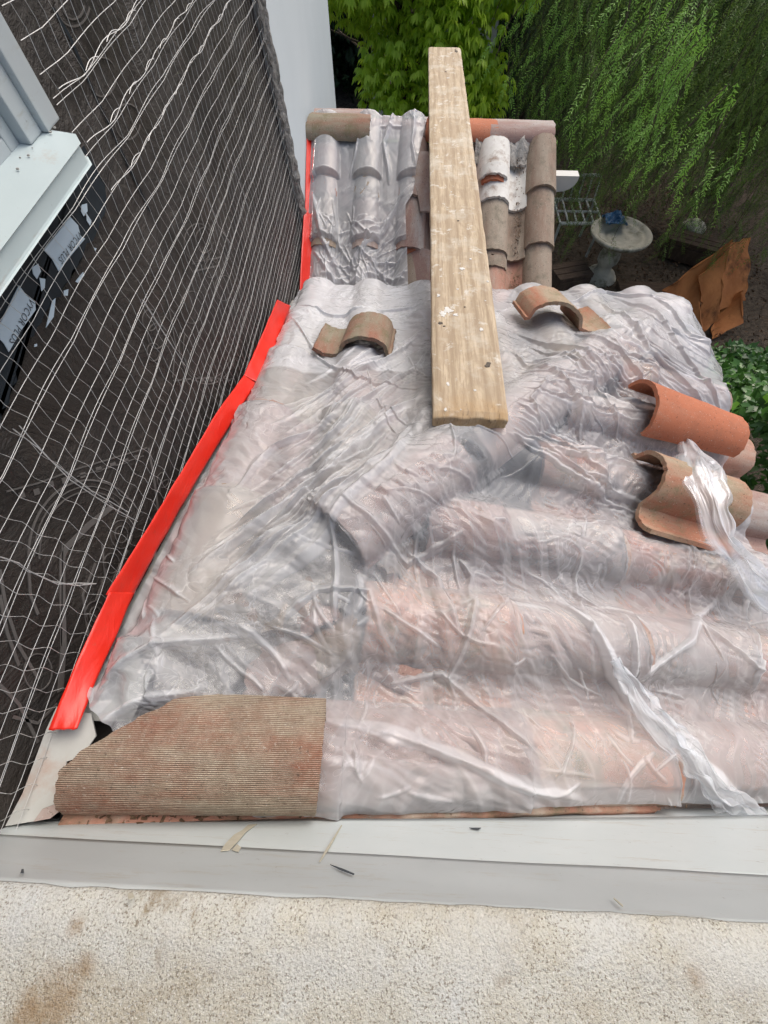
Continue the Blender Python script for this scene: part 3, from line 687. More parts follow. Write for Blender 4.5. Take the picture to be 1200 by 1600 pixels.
folds = [  # photo pixels of the pleats (width m, height m, layers)
    ([(668, 610), (560, 700), (440, 800), (300, 900)], .022, .030, .18), ([(668, 560), (560, 640), (430, 700), (360, 780)], .018, .024, .14),
    ([(670, 650), (600, 745), (520, 830), (380, 960)], .020, .026, .16), ([(668, 520), (560, 590), (470, 640)], .014, .018, .10),
    ([(672, 640), (540, 790), (440, 850), (250, 1010)], .012, .016, .12), ([(640, 590), (500, 720), (340, 850)], .010, .014, .10),
    ([(785, 690), (880, 712), (1000, 735)], .014, .022, .20), ([(790, 640), (870, 690), (960, 770), (1050, 800)], .012, .016, .14),
    ([(800, 520), (900, 560), (1000, 640), (1090, 700)], .018, .026, .16), ([(880, 520), (980, 580), (1080, 660)], .016, .024, .16),
    ([(930, 480), (1010, 560), (1120, 650)], .015, .025, .18), ([(960, 465), (1060, 560), (1140, 660)], .015, .024, .16), ([(1010, 470), (1070, 530), (1120, 560)], .013, .02, .14),
    ([(790, 560), (850, 590), (900, 640), (920, 700)], .014, .020, .10), ([(820, 540), (920, 600), (980, 690)], .012, .018, .10),
    ([(872, 930), (920, 985), (955, 1050), (1010, 1120), (1080, 1190), (1180, 1275)], .020, .030, .42), ([(975, 960), (985, 1030), (992, 1080)], .012, .022, .34),
    ([(1125, 930), (1070, 1000), (995, 1070)], .010, .018, .30), ([(1175, 900), (1180, 990), (1170, 1060), (1200, 1110)], .011, .02, .30),
    ([(498, 1120), (600, 1140), (700, 1180), (780, 1215), (930, 1265)], .014, .020, .22), ([(710, 990), (690, 900), (640, 860)], .010, .018, .10),
    ([(600, 1070), (690, 1050), (760, 1110), (850, 1190)], .010, .016, .10), ([(690, 960), (740, 940), (700, 1060), (720, 1100)], .010, .016, .08),
    ([(900, 860), (910, 930), (960, 960)], .010, .016, .14), ([(720, 870), (740, 900), (730, 940)], .012, .02, .04),
    ([(520, 820), (525, 900), (530, 980)], .009, .018, .20), ([(540, 800), (640, 880), (720, 830)], .010, .016, .10), ([(440, 990), (500, 930), (580, 930), (600, 1000)], .010, .018, .14),
    ([(160, 1060), (260, 1010), (380, 1000)], .010, .016, .14), ([(300, 1075), (240, 1085), (170, 1120)], .010, .014, .2), ([(455, 500), (500, 560), (560, 600), (660, 610)], .010, .014, .10),
    ([(450, 480), (520, 495), (600, 490), (665, 480)], .014, .02, .22), ([(780, 470), (850, 480), (950, 460), (1050, 480)], .014, .02, .2),
    ([(1000, 735), (1060, 720), (1120, 770)], .014, .02, .25), ([(850, 600), (820, 640), (850, 690)], .01, .015, .08), ([(1080, 900), (1100, 980), (1180, 1060)], .010, .016, .2)]
for pts, w, h, l in folds: ridge_along(P, lay, [rp(*p) for p in pts], w*.8, h*.85, l*1.15)
fr_ = random.Random(17)
def bez(a, b, bend):
    mx, my = (a[0]+b[0])/2, (a[1]+b[1])/2; dx, dy = b[0]-a[0], b[1]-a[1]; mx += -dy*bend; my += dx*bend
    return [((1-t)**2*a[0]+2*t*(1-t)*mx+t*t*b[0], (1-t)**2*a[1]+2*t*(1-t)*my+t*t*b[1]) for t in (0, .25, .5, .75, 1)]
for k in range(46):   # pleats pulled tight under the end of the plank, left side
    q = k/45+fr_.uniform(-.01, .01); a = (668+fr_.uniform(-25, 4), 500+190*q); e = (470-240*q**.8+fr_.uniform(-40, 60), 600+430*q+fr_.uniform(-30, 30))
    st_ = fr_.uniform(0, .35); a = (a[0]+(e[0]-a[0])*st_, a[1]+(e[1]-a[1])*st_); e2 = fr_.uniform(.6, 1); e = (a[0]+(e[0]-a[0])*e2, a[1]+(e[1]-a[1])*e2)
    ridge_along(P, lay, [rp(*p) for p in bez(a, e, fr_.uniform(-.05, .02))], fr_.uniform(.003, .009), fr_.uniform(.005, .013), fr_.uniform(.05, .24))
for k in range(16):   # right side
    q = k/15; a = (790+fr_.uniform(0, 20), 560+140*q); e = (990+fr_.uniform(-80, 60), 560+230*q+fr_.uniform(-15, 15))
    ridge_along(P, lay, [rp(*p) for p in bez(a, e, fr_.uniform(-.08, .08))], fr_.uniform(.004, .009), fr_.uniform(.005, .012), fr_.uniform(.08, .25))
for k in range(22):   # taut drop over the eave corner
    q = k/21; a = (830+170*q, 540-70*q); e = (1110+fr_.uniform(-20, 25), 700-150*q+fr_.uniform(-10, 10)); f0 = fr_.uniform(0, .4)
    a = (a[0]+(e[0]-a[0])*f0, a[1]+(e[1]-a[1])*f0)
    ridge_along(P, lay, [rp(*p) for p in bez(a, e, .06)], fr_.uniform(.004, .010), fr_.uniform(.003, .010), fr_.uniform(.10, .3))
for k in range(90):   # short random creases
    x0 = fr_.uniform(150, 1180); y0 = fr_.uniform(820, 1250); th = fr_.gauss(1.0, .7); L = fr_.uniform(25, 110)
    e = (x0+L*math.cos(th), y0+L*math.sin(th))
    ridge_along(P, lay, [rp(*p) for p in bez((x0, y0), e, fr_.uniform(-.25, .25))], fr_.uniform(.002, .006), fr_.uniform(.003, .009), fr_.uniform(.06, .26))
for k in range(36):
    x0 = fr_.uniform(560, 1000); y0 = fr_.uniform(480, 860); th = fr_.gauss(.3, .6); L = fr_.uniform(25, 90)
    ridge_along(P, lay, [rp(*p) for p in bez((x0, y0), (x0+L*math.cos(th), y0+L*math.sin(th)), fr_.uniform(-.25, .25))], fr_.uniform(.002, .006), fr_.uniform(.003, .009), fr_.uniform(.06, .22))
# taut double layer along the upper left and the right overhang, loose crumple
X, Y = P[..., 0], P[..., 1]
lay += .26*np.clip((Y-.93-.05*X)/.012, 0, 1)*np.clip((.12-X)/.1, 0, 1)+.14*np.clip((X-1.0)/.12, 0, 1)+.10*np.clip((Y-1.2)/.1, 0, 1)
lay += .14*np.clip((-.075-.09*(X)-Y)/.01, 0, 1)*np.clip((X+.1)/.05, 0, 1)
def ridged(x, y, f, seed): return 1-np.abs(fbm(x, y, f, 3, seed))*2.4
def crumple(X, Y, seed, freqs, amp, thr=.05):
    """sharp-creased facets of thin film: warped triangle folds in many directions, each only in its own patches"""
    r = np.random.default_rng(seed); h = np.zeros_like(X); cr = np.zeros_like(X)
    for k, f in enumerate(freqs):
        th = r.uniform(0, math.pi); wx = X+1.1/f*fbm(X, Y, f*.4, 2, seed*13+k); wy = Y+1.1/f*fbm(X+9, Y, f*.4, 2, seed*17+k)
        ph = (wx*math.cos(th)+wy*math.sin(th))*f+1.3*fbm(X, Y, f*.22, 2, seed*7+k)
        tri = np.abs((ph % 2)-1); tri = np.where(tri > .45, 1-(tri-.45)/.55*.6, .4+tri/.45*.6)
        g = np.clip((fbm(X, Y, min(f*.22, 4.5), 2, seed*5+k)-thr)/.18, 0, 1)
        h += amp/f*g*(tri-.6); cr = np.maximum(cr, g*np.clip(1-np.abs(tri-1)*7, 0, 1)*min(1, 18/f))
    return h, cr
calm = np.where((X-X0) < (Y-Y0), .5, 1.)*np.clip(1.25-np.clip((X-.8)/.2, 0, 1)*np.clip((Y-.9)/.2, 0, 1), .35, 1)
h1, c1 = crumple(X, Y, 3, [5, 7, 9, 11, 14, 16], .11, .08)
h2, c2 = crumple(X, Y, 8, [17, 20, 24, 28, 33, 38, 44, 52], .16, .12)
P[..., 2] += h1*calm+h2*calm
lay += (.07*c1+.05*c2)*calm+.16*np.clip(1-(X+.458)/.13, 0, 1)+.05*((X-X0) < (Y-Y0))
wl = np.clip((X+.458)/.05, 0, 1); P[..., 2] = np.where(wl < 1, np.minimum(P[..., 2], D(X, Y)+.034+.07*wl), P[..., 2])
P[..., 2] = np.maximum(P[..., 2], Hnear(P[..., 0], P[..., 1], False)-.004)
up_ = (np.abs(P[..., 0]-.192) < .105) & (P[..., 1] > .62) & (P[..., 1] < 1.1)
P[..., 2] = np.where(up_, np.minimum(P[..., 2], -.775-.040-.055*(P[..., 1]-.64)), P[..., 2])
film_obj('film', P, lay, M['film'], sheet)

# bunched free edge lying over the right-hand tiles
def gather(pts, w, seed, name='gathered_edge', lift=.03, n=160, k=70):
    pts = [np.array(p, float) for p in pts]; r = np.random.default_rng(seed)
    s = np.linspace(0, 1, n); cum = np.r_[0, np.cumsum([np.linalg.norm(b-a) for a, b in zip(pts, pts[1:])])]; cum /= cum[-1]
    C = np.stack([np.interp(s, cum, [p[i] for p in pts]) for i in range(3)], -1)
    for _ in range(14): C[1:-1] = (C[:-2]+2*C[1:-1]+C[2:])/4
    T = np.gradient(C, axis=0); T /= np.linalg.norm(T, axis=1, keepdims=True); A = np.cross(T, (0, 0, 1)); A /= np.linalg.norm(A, axis=1, keepdims=True); B = np.cross(A, T)
    q = np.linspace(-1, 1, k); Q, Sg = np.meshgrid(q, s)
    ww = (w*(1+.35*vnoise((s*9, s*0), seed))*np.clip(np.minimum(s, 1-s)*7+.12, 0, 1)**.8)[:, None]
    ph = 3*vnoise((Sg*5, Q*0+1), seed+1)
    off = Q*ww+.01*vnoise((Sg*18, Q*4), seed+2)
    hgt = lift*(1-Q**2)**.5+.006*np.sin(Q*7+ph*.6)*(1-Q**4)+.004*vnoise((Sg*7, Q*5), seed+3)+.003*np.abs(vnoise((Sg*11, Q*16), seed+4))
    G = C[:, None]+A[:, None]*off[..., None]+B[:, None]*hgt[..., None]
    return film_obj(name, G, np.full(Q.shape, .06)+.12*vnoise((Sg*8, Q*9), seed+5)-.25*np.clip((np.abs(Q)-.75)*4, 0, 1), M['film2'], sheet)
def np3(u, v, o): return hit(u, v, (K, 0, 1), Z0+K*X0+o)
gather([np3(1066, 690, .085), np3(1096, 735, .165), np3(1110, 790, .185), np3(1124, 845, .175), np3(1165, 895, .14), np3(1215, 950, .11), np3(1290, 1020, .1)], .050, 3, lift=.016)
gather([np3(955, 1030, .10), np3(1010, 1110, .10), np3(1075, 1180, .10), np3(1120, 1240, .09), np3(1200, 1290, .06)], .026, 8, 'gathered_fold', .012)

# far sheet
sheet2 = empty('plastic_sheet', (-.15, 2.1, -1.1), 'smaller clear plastic sheet over the left half of the far roof slope', 'plastic sheet')
def Hfar(x, y):
    b = np.zeros_like(x)
    for c in FC: b = np.maximum(b, barrel(x-c, .066, .075))
    cy = np.array([2.235, 1.96, 1.70]); st = np.where(y > 2.235, (y-2.235)/.25, np.where(y > 1.96, (y-1.96)/.27, (y-1.70)/.26))
    z = DF(x, y)+b+.024*(1-np.clip(st, 0, 1))
    z = np.maximum(z, DF(x, y)+.045)+.020
    return np.where(y > 2.44, np.maximum(z, FZ+.045-1.2*np.maximum(np.abs(y-FR)-.05, 0)), z)+.012
NI, NJ = 91, 121
yy = np.linspace(1.60, 2.62, NJ); xr = np.interp(yy, [1.6, 1.75, 2.1, 2.15, 2.3, 2.62], [.05, .045, .02, .05, .07, .13])
X = -.455+(xr[None, :]+.455)*np.linspace(0, 1, NI)[:, None]; Y = np.repeat(yy[None], NI, 0)
P = np.stack([X, Y, sum(Hfar(X+a, Y) for a in (-.05, 0, .05))/3+.02], -1)
pins = np.zeros((NI, NJ), bool); pins[0] = True; P[0, :, 2] = DF(0, yy)+.06
P = drape(P, Hfar, None, 60, .008, 31, grav=.0005, pins=pins)
P = upsample(P, 3); lay = np.zeros(P.shape[:2])
def fp(u, v): return hit(u, v, (0, -FS, 1), FZ-FS*FR+.07)
for pts, w, h, l in [([(487, 300), (500, 380), (540, 450)], .014, .018, .12), ([(640, 300), (590, 370), (530, 440)], .012, .016, .12), ([(625, 320), (570, 380), (560, 440)], .01, .014, .1),
                     ([(500, 440), (560, 455), (630, 462)], .014, .02, .22), ([(560, 400), (600, 440), (632, 450)], .010, .014, .14), ([(520, 320), (530, 390), (555, 430)], .010, .012, .1),
                     ([(620, 172), (600, 230), (605, 290)], .012, .018, .12), ([(650, 180), (640, 240), (650, 290)], .012, .016, .14), ([(560, 215), (545, 280)], .01, .014, .12), ([(490, 400), (520, 450), (600, 468)], .012, .018, .2)]:
    ridge_along(P, lay, [fp(*p) for p in pts], w, h, l)
for k in range(60):
    x0 = fr_.uniform(485, 640); y0 = fr_.uniform(310, 465); th = math.atan2(470-y0, 560-x0)+fr_.gauss(0, .4); L = fr_.uniform(20, 90)
    ridge_along(P, lay, [fp(*p) for p in bez((x0, y0), (x0+L*math.cos(th), y0+L*math.sin(th)), fr_.uniform(-.2, .2))], fr_.uniform(.003, .007), fr_.uniform(.004, .010), fr_.uniform(.05, .2))
X, Y = P[..., 0], P[..., 1]
h1, c1 = crumple(X, Y, 23, [8, 9, 11, 13, 16, 18], .12); h2, c2 = crumple(X, Y, 28, [24, 28, 33, 38, 45], .12, -.02)
am = np.where(Y < 2.05, .8, .3); P[..., 2] += (h1+h2)*am; lay += (.07*c1+.05*c2)*am
lay += .12+.10*np.clip((1.95-Y)/.2, 0, 1); P[..., 2] = np.maximum(P[..., 2], Hfar(X, Y)-.004)
film_obj('film', P, lay, M['film'], sheet2)

# ------------------------------------------------------------------ house wall on the left
house = empty('house_wall', (-.47, 1.0, -1.6), 'tall house wall on the left, dark building paper under wire lath, then finished white stucco', 'wall')
YC = 2.0
def cy(z): return YC-.165*(z+.75)*1.
mb = MB()
V = []; Fc = []
mb.add([(-.485, -.6, -1.9), (-.485, cy(-1.9)-.01, -1.9), (-.485, cy(2.6)-.01, 2.6), (-.485, -.6, 2.6), (-.56, -.6, -1.9), (-.56, cy(-1.9)-.01, -1.9), (-.56, cy(2.6)-.01, 2.6), (-.56, -.6, 2.6)],
       [(0, 1, 2, 3), (7, 6, 5, 4), (0, 4, 5, 1), (3, 2, 6, 7), (0, 3, 7, 4), (1, 5, 6, 2)])
mb.build('building_paper', M['paper'], house)
mb = MB()
mb.add([(-.462, cy(-3.2)+.01, -3.2), (-.462, 3.56, -3.2), (-.462, 3.56, 2.6), (-.462, cy(2.6)+.01, 2.6), (-.62, cy(-3.2)+.01, -3.2), (-.62, 3.56, -3.2), (-.62, 3.56, 2.6), (-.62, cy(2.6)+.01, 2.6)],
       [(0, 1, 2, 3), (7, 6, 5, 4), (0, 4, 5, 1), (3, 2, 6, 7), (0, 3, 7, 4), (1, 5, 6, 2)])
mb.build('white_stucco', M['white'], house)
# chipped stucco edge between the two
P = np.zeros((240, 8, 3))
for i in range(240):
    z = -1.45+3.2*i/239
    for j in range(8):
        q = j/7; y = cy(z)-.02+.042*q+.010*mnoise.noise(Vector((z*16, j*.4, 2)))*(j < 5)
        P[i, j] = (-.476+.016*q+.008*mnoise.noise(Vector((z*40, q*4, 7))), y, z)
V, Fc = grid_shell(P[::-1], .012); mesh_obj('broken_stucco_edge', V, Fc, M['edge'], house)
# wire lath
mb = MB(); rw = random.Random(4)
def wx_(y, z): return -.468+.0016*math.sin(y*11+z*5)+.0008*math.sin(z*31+y*5)
def sag(y, z): return .0025*math.sin(y*6.3+z*3)+.0035*abs(math.sin(y*math.pi/.22+z*8))
z0 = -1.32
lines = []
z = .10; kx = 0
while z > -1.40:
    lines.append((z, kx % 3 == 0)); z -= .0285; kx += 1
for z, dbl in lines:
    ymax = cy(z)-.005
    ymin = max(-.22, (Z0-z)/K-.15+Y0 if False else -.22)
    ys = np.arange(ymin, ymax, .028)
    zr = z+rw.uniform(-.002, .002)
    for q in ((0, .0042) if dbl else (0,)):
        pts = [(wx_(y, z), y, zr+sag(y, z)+q*(1+.5*math.sin(y*20))) for y in ys if not (z > -.30 and y < .70) and zr+sag(y, z) > float(D(-.47, max(y, Y0)))-.4]
        if len(pts) > 2: mb.tube(pts, .00042 if dbl else .00042, 4, False)
y = -.2; kx = 0
while y < 2.05:
    pts = []; zt = .12; zb = float(Z0-K*(y-Y0))-.05 if y < 1.6 else -1.38
    n = int((zt-zb)/.0095); ph = rw.uniform(0, .6)
    for i in range(n):
        zz = zt-(zt-zb)*i/(n-1)
        if y > cy(zz)-.01 or (y < .70 and zz > -.30): continue
        k3 = (zz/.0285)*2*math.pi
        pts.append((wx_(y, zz)+.002, y+.0045*(abs(((zz/.0285+ph) % 2)-1)-.5)*1.6+.004*math.sin(zz*7+kx), zz))
    if len(pts) > 3: mb.tube(pts, .00040, 4, False)
    y += rw.uniform(.026, .030); kx += 1
# laps: a second run of lath overlapping near the top
for zc in (-.235, -.292, -.352):
    pts = [(wx_(y, zc)+.004, y, zc+.003*math.sin(y*37)+sag(y, zc)) for y in np.arange(.72, cy(zc)-.02, .012)]
    mb.tube(pts, .0005, 4, False)
    for k in range(12):
        y = .80+k*.095
        mb.tube([(wx_(y, zc)+.006, y+a, zc+sag(y, zc)+.004*math.sin(a*62)) for a in np.linspace(0, .05, 8)], .0005, 4, False)
# stray tie wires
def wire_px(pp, r=.0008):
    mb.tube([tuple(wallp(u, v, -.462)) for u, v in pp], r, 4, False)
for pp in ([(20, 670), (60, 700), (110, 750), (170, 790), (215, 815)], [(30, 665), (80, 720), (140, 765), (200, 800)], [(225, 470), (250, 510), (288, 570)], [(222, 468), (262, 530), (290, 572)],
           [(0, 870), (30, 880), (45, 892), (80, 908), (120, 915), (150, 912)], [(45, 892), (90, 913), (120, 911), (148, 912)], [(305, 260), (340, 350), (360, 380)], [(342, 195), (365, 260), (390, 330)]):
    wire_px(pp)
mb.build('wire_mesh', M['wire'], house)
# printed ornament on the paper
mb = MB()
def ribbon(pp, w, x=-.4838, closed=False):
    P_ = [wallp(u, v, x) for u, v in pp]; n = len(P_); V = []; Fc = []
    for i, p in enumerate(P_):
        a = P_[max(i-1, 0)]; b = P_[min(i+1, n-1)]; d = b-a; L = math.hypot(d[1], d[2])+1e-9; nx = (-d[2]/L, d[1]/L)
        V += [(x, p[1]+nx[0]*w/2, p[2]+nx[1]*w/2), (x, p[1]-nx[0]*w/2, p[2]-nx[1]*w/2)]
    V += [(x-.002, b, c) for a, b, c in V]; m = 2*n
    for i in range(n-1):
        Fc += [(2*i, 2*i+1, 2*i+3, 2*i+2), (2*i, 2*i+2, 2*i+2+m, 2*i+m), (2*i+1, 2*i+1+m, 2*i+3+m, 2*i+3)]
    mb.add(V, Fc)
def arc(cx, cy_, rx, ry, a0, a1, n=22, rot=0):
    o = []
    for i in range(n):
        a = R_(a0+(a1-a0)*i/(n-1)); x, y = rx*math.cos(a), ry*math.sin(a); o.append((cx+x*math.cos(rot)-y*math.sin(rot), cy_+x*math.sin(rot)+y*math.cos(rot)))
    return o
ribbon([(10, 768), (60, 755), (120, 733), (230, 700)], .0022); ribbon([(232, 700), (240, 740), (248, 800)], .006); ribbon([(120, 745), (180, 728), (225, 712)], .0016)
for u, v in [(30, 775), (53, 770), (75, 758), (97, 752), (125, 744), (150, 735), (172, 728), (192, 722), (210, 716)]: ribbon([(u, v), (u+9, v-3)], .008)
ribbon(arc(140, 870, 95, 120, 180, 320), .003); ribbon(arc(140, 870, 86, 110, 180, 320), .0016); ribbon(arc(140, 870, 78, 102, 178, 322), .002)
ribbon([(45, 880), (48, 930), (60, 960)], .004)
ribbon([(175, 792), (140, 820), (105, 855), (98, 870), (98, 930), (100, 1010), (95, 1080)], .010); ribbon([(98, 850), (97, 935), (96, 1010)], .002)
for cx, cyy, r in ((190, 835, 17), (190, 835, 10), (175, 880, 12), (255, 750, 9), (262, 765, 12), (150, 960, 16), (150, 960, 9), (60, 1050, 22), (130, 1050, 14)): ribbon(arc(cx, cyy, r, r*1.3, 0, 350), .0016)
for pp in ([(0, 890), (10, 950), (30, 1010), (60, 1060)], [(0, 930), (12, 990), (30, 1040)], [(160, 850), (165, 900), (150, 940)], [(200, 860), (180, 900), (170, 930)], [(0, 1070), (30, 1100), (60, 1160)], [(20, 1120), (60, 1130), (90, 1100)], [(150, 880), (130, 930), (140, 1000)]): ribbon(pp, .004)
ribbon([(270, 595), (320, 590), (365, 592)], .003); ribbon([(270, 590), (275, 540), (262, 470), (240, 430)], .003); ribbon(arc(325, 540, 45, 60, 20, 200), .003); ribbon(arc(325, 540, 38, 52, 20, 200), .0016)
for u in range(285, 360, 14): ribbon([(u, 594), (u+6, 593)], .008)
for cx, cyy, r in ((235, 500, 12), (245, 525, 14), (240, 550, 10), (300, 480, 18), (310, 380, 22), (320, 375, 14), (350, 450, 14), (330, 420, 10), (115, 5, 26), (115, 5, 18), (200, 190, 20), (160, 120, 22)): ribbon(arc(cx, cyy, r, r*1.4, 10, 330), .002)
ribbon([(300, 412), (345, 402), (343, 415), (302, 424)], .004)
mb.build('printed_pattern', M['print'], house)
# seam in the paper
mb = MB()
sm = [wallp(u, v, -.4832) for u, v in [(83, 12), (110, 60), (150, 150), (185, 225), (215, 290), (235, 330)]]
V = []; 
for i, p in enumerate(sm): V += [(-.4832, p[1]-.003, p[2]), (-.4832, p[1]+.003+.002*math.sin(i*2), p[2])]
mb.add(V, [(2*i, 2*i+1, 2*i+3, 2*i+2) for i in range(len(sm)-1)]); mb.build('paper_seam', M['bitumen'], house)
# self-adhesive flashing under the sill, with its stickers
edge_px = [(150, 262), (168, 300), (160, 340), (150, 365), (128, 400), (104, 445), (78, 480), (50, 520), (28, 575), (12, 630), (-8, 668)]
pts = [wallp(u, v, -.478) for u, v in edge_px]; pts = [(p[0], p[1], p[2]) for p in pts]
pts += [(-.478, -.25, -.40), (-.478, -.25, -.295), (-.478, pts[0][1], -.295)]
mb = MB()
fine = []
for i, p in enumerate(pts[:11]):
    q = pts[min(i+1, 10)]
    for k in range(5):
        f = k/5; fine.append((p[0], p[1]+(q[1]-p[1])*f+rw.uniform(-.004, .004), p[2]+(q[2]-p[2])*f+rw.uniform(-.004, .004)))
bm = bmesh.new(); vs = [bm.verts.new(p) for p in fine+pts[11:]]; f = bm.faces.new(vs); bmesh.ops.triangulate(bm, faces=[f])
bm.verts.ensure_lookup_table(); me = bpy.data.meshes.new('bitumen_strip'); bm.to_mesh(me); bm.free(); me.materials.append(M['bitumen'])
fl = bpy.data.objects.new('bitumen_strip', me); COL.objects.link(fl); fl.parent = house; fl.matrix_parent_inverse = Matrix.Translation(house.location).inverted()
def sticker(px):
    P_ = [wallp(u, v, -.4765) for u, v in px]; cen = sum(P_)/len(P_)
    mb = MB(); mb.poly([tuple(p) for p in P_], (1, 0, 0), .0008); o = mb.build('sticker', M['sticker'], fl)
    o.parent = house; o.matrix_parent_inverse = Matrix.Translation(house.location).inverted()
    cu = bpy.data.curves.new('lettering', 'FONT'); cu.body = 'VYCOR PLUS'; cu.size = .0118; cu.align_x = 'CENTER'; cu.align_y = 'CENTER'; cu.space_character = 1.08; cu.shear = .15
    tmp = bpy.data.objects.new('lettering_tmp', cu); COL.objects.link(tmp); bpy.context.view_layer.update()
    me = bpy.data.meshes.new_from_object(tmp); bpy.data.objects.remove(tmp)
    me.materials.clear(); me.materials.append(M['ink']); me.name = 'lettering'
    a = wallp(*px[-1], -.4755)*.5+wallp(*px[-2], -.4755)*.5; b = wallp(*px[0], -.4755)*.5+wallp(*px[1], -.4755)*.5
    d = Vector(a-b); d.x = 0; d.normalize(); n = Vector((1, 0, 0)); up = n.cross(d)
    m4 = Matrix((d, up, n)).transposed().to_4x4(); m4.translation = Vector((-.4758, cen[1]+up.y*.004, cen[2]+up.z*.004))
    L = bpy.data.objects.new('lettering', me); COL.objects.link(L); L.matrix_world = m4
    L.parent = o; L.matrix_parent_inverse = (Matrix.Translation(house.location).inverted()).inverted() @ Matrix.Translation(house.location).inverted()
    return o
sticker([(110, 339), (122, 352), (126, 368), (133, 373), (112, 398), (92, 424), (82, 405), (69, 391)])
sticker([(30, 446), (42, 462), (55, 472), (56, 484), (36, 512), (14, 550), (6, 536), (-8, 522)])
mb = MB()
for px in ([(128, 320), (136, 318), (137, 330), (131, 338), (127, 330)], [(135, 333), (143, 345), (141, 353), (136, 345)], [(50, 418), (60, 412), (64, 424), (58, 436), (52, 428)], [(62, 434), (71, 436), (70, 450), (65, 455)], [(100, 454), (107, 452), (106, 462), (100, 462)],
           [(54, 538), (58, 537), (58, 541), (54, 542)], [(147, 387), (151, 388), (149, 393)], [(118, 440), (130, 425), (132, 430), (122, 442)], [(82, 470), (87, 466), (84, 495), (72, 512), (76, 495)]):
    mb.poly([tuple(wallp(u, v, -.4762)) for u, v in px], (1, 0, 0), .0006)
mb.build('torn_sticker_scrap', M['sticker'], house)

# window
win = empty('window', (-.47, .2, -.3), 'grey painted window with a deep projecting sill at the upper left of the wire covered wall', 'window')
SY = .652
mb = MB()
# sill: box with a chamfered far corner
pl_ = [(-.55, -1.2), (-.42, -1.2), (-.42, SY-.018), (-.432, SY), (-.55, SY)]
V = [(x, y, z+(-.55-x)*.06*0+(-.006*(x+.47)/.05 if z > -.26 else 0)) for z in (-.276, -.2475) for x, y in pl_]; n = 5
mb.add(V, [tuple(range(n)), tuple(range(2*n-1, n-1, -1))]+[(i, (i+1) % n, (i+1) % n+n, i+n) for i in range(n)])
o = mb.build('sill', M['sill'], win); bv = o.modifiers.new('bevel', 'BEVEL'); bv.width = .003; bv.segments = 2
mb = MB()
mb.box((-.56, .645, -.2475), (-.458, .682, 1.4), None, .002); mb.box((-.56, .612, -.2475), (-.466, .6445, 1.4), None, .002)
mb.box((-.56, .590, -.2475), (-.480, .6115, 1.4), None, .002)
mb.box((-.56, -1.2, -.2475), (-.480, .5895, -.232), None, .002)
mb.build('frame', M['window'], win)
mb = MB(); mb.box((-.530, -1.2, -.2315), (-.512, .5895, 1.4)); mb.build('pane', M['glass2'], win)
mb = MB(); mb.box((-.511, .40, -.2315), (-.500, .425, 1.4), None, .001); mb.build('sash_bar', M['window'], win)
# crumbs on the sill
mb = MB()
for k in range(20):
    y = rw.uniform(.30, .66); x = rw.uniform(-.462, -.428) if k > 25 else rw.uniform(-.47, -.455); r = rw.uniform(.0006, .0018)
    mb.box((x, y, -.2475), (x+r*2, y+r*1.6, -.2475+r))
mb.build('plaster_crumb_dust', M['mortar'], win)

# ------------------------------------------------------------------ red tape
def tape_strip(segs, name, label, seed):
    """segs: list of (list of (wall point, roof point)), each overlapped on the last"""
    root = empty(name, (-.46, segs[0][0][0][1], segs[0][0][0][2]), label, 'tape')
    for si, sg in enumerate(segs):
        n = 70; m = 9; P = np.zeros((n, m, 3)); s = np.linspace(0, len(sg)-1, n)
        A = np.array([p[0] for p in sg]); B = np.array([p[1] for p in sg])
        for i, t_ in enumerate(s):
            a = np.array([np.interp(t_, range(len(sg)), A[:, k]) for k in range(3)]); b = np.array([np.interp(t_, range(len(sg)), B[:, k]) for k in range(3)])
            for j in range(m):
                q = j/(m-1); p = a+(b-a)*q; p[2] += .004*math.sin(q*math.pi)-.010*math.sin(q*math.pi)*.5; p[0] += .001*mnoise.noise(Vector((t_*3+si, q*5, seed)))
                p[2] += .0016*mnoise.noise(Vector((p[1]*22, q*3, seed+si)))+.002*si+.0015
                p[1] += .006*mnoise.noise(Vector((q*3, si, seed)))*(i in (0, n-1))
                P[i, j] = p
        V, Fc = grid_shell(P, .0008); mesh_obj('tape_strip', V, Fc, M['tape'], root, True)
    return root
def wp(u, v): return tuple(wallp(u, v, -.459))
def seg(l, h=.046): return [(wp(a, b), tuple(hit(c, d, (0, K, 1), Z0+K*Y0+h))) for a, b, c, d in l]
tape_strip([seg([(77, 1140, 122, 1138), (118, 1040, 152, 1062), (172, 925, 212, 925)], .058),
            seg([(168, 930, 206, 938), (225, 838, 254, 848), (285, 738, 313, 744), (340, 645, 369, 652), (387, 580, 406, 592)]),
            seg([(382, 588, 404, 600), (408, 530, 432, 542), (434, 470, 455, 480)])], 'red_tape',
           'long bright red tape sealing the large plastic sheet to the wire covered wall', 1)
def seg2(l, h): return [(wp(a, b), tuple(hit(c, d, (0, -FS, 1), FZ-FS*FR+h))) for a, b, c, d in l]
tape_strip([seg2([(480, 192, 489, 196), (478, 270, 487, 275), (476, 352, 485, 355)], .07),
            seg2([(475, 332, 490, 336), (471, 400, 489, 405), (468, 466, 486, 466)], .075)], 'red_tape',
           'narrow red tape running up the white wall beside the far plastic sheet', 5)

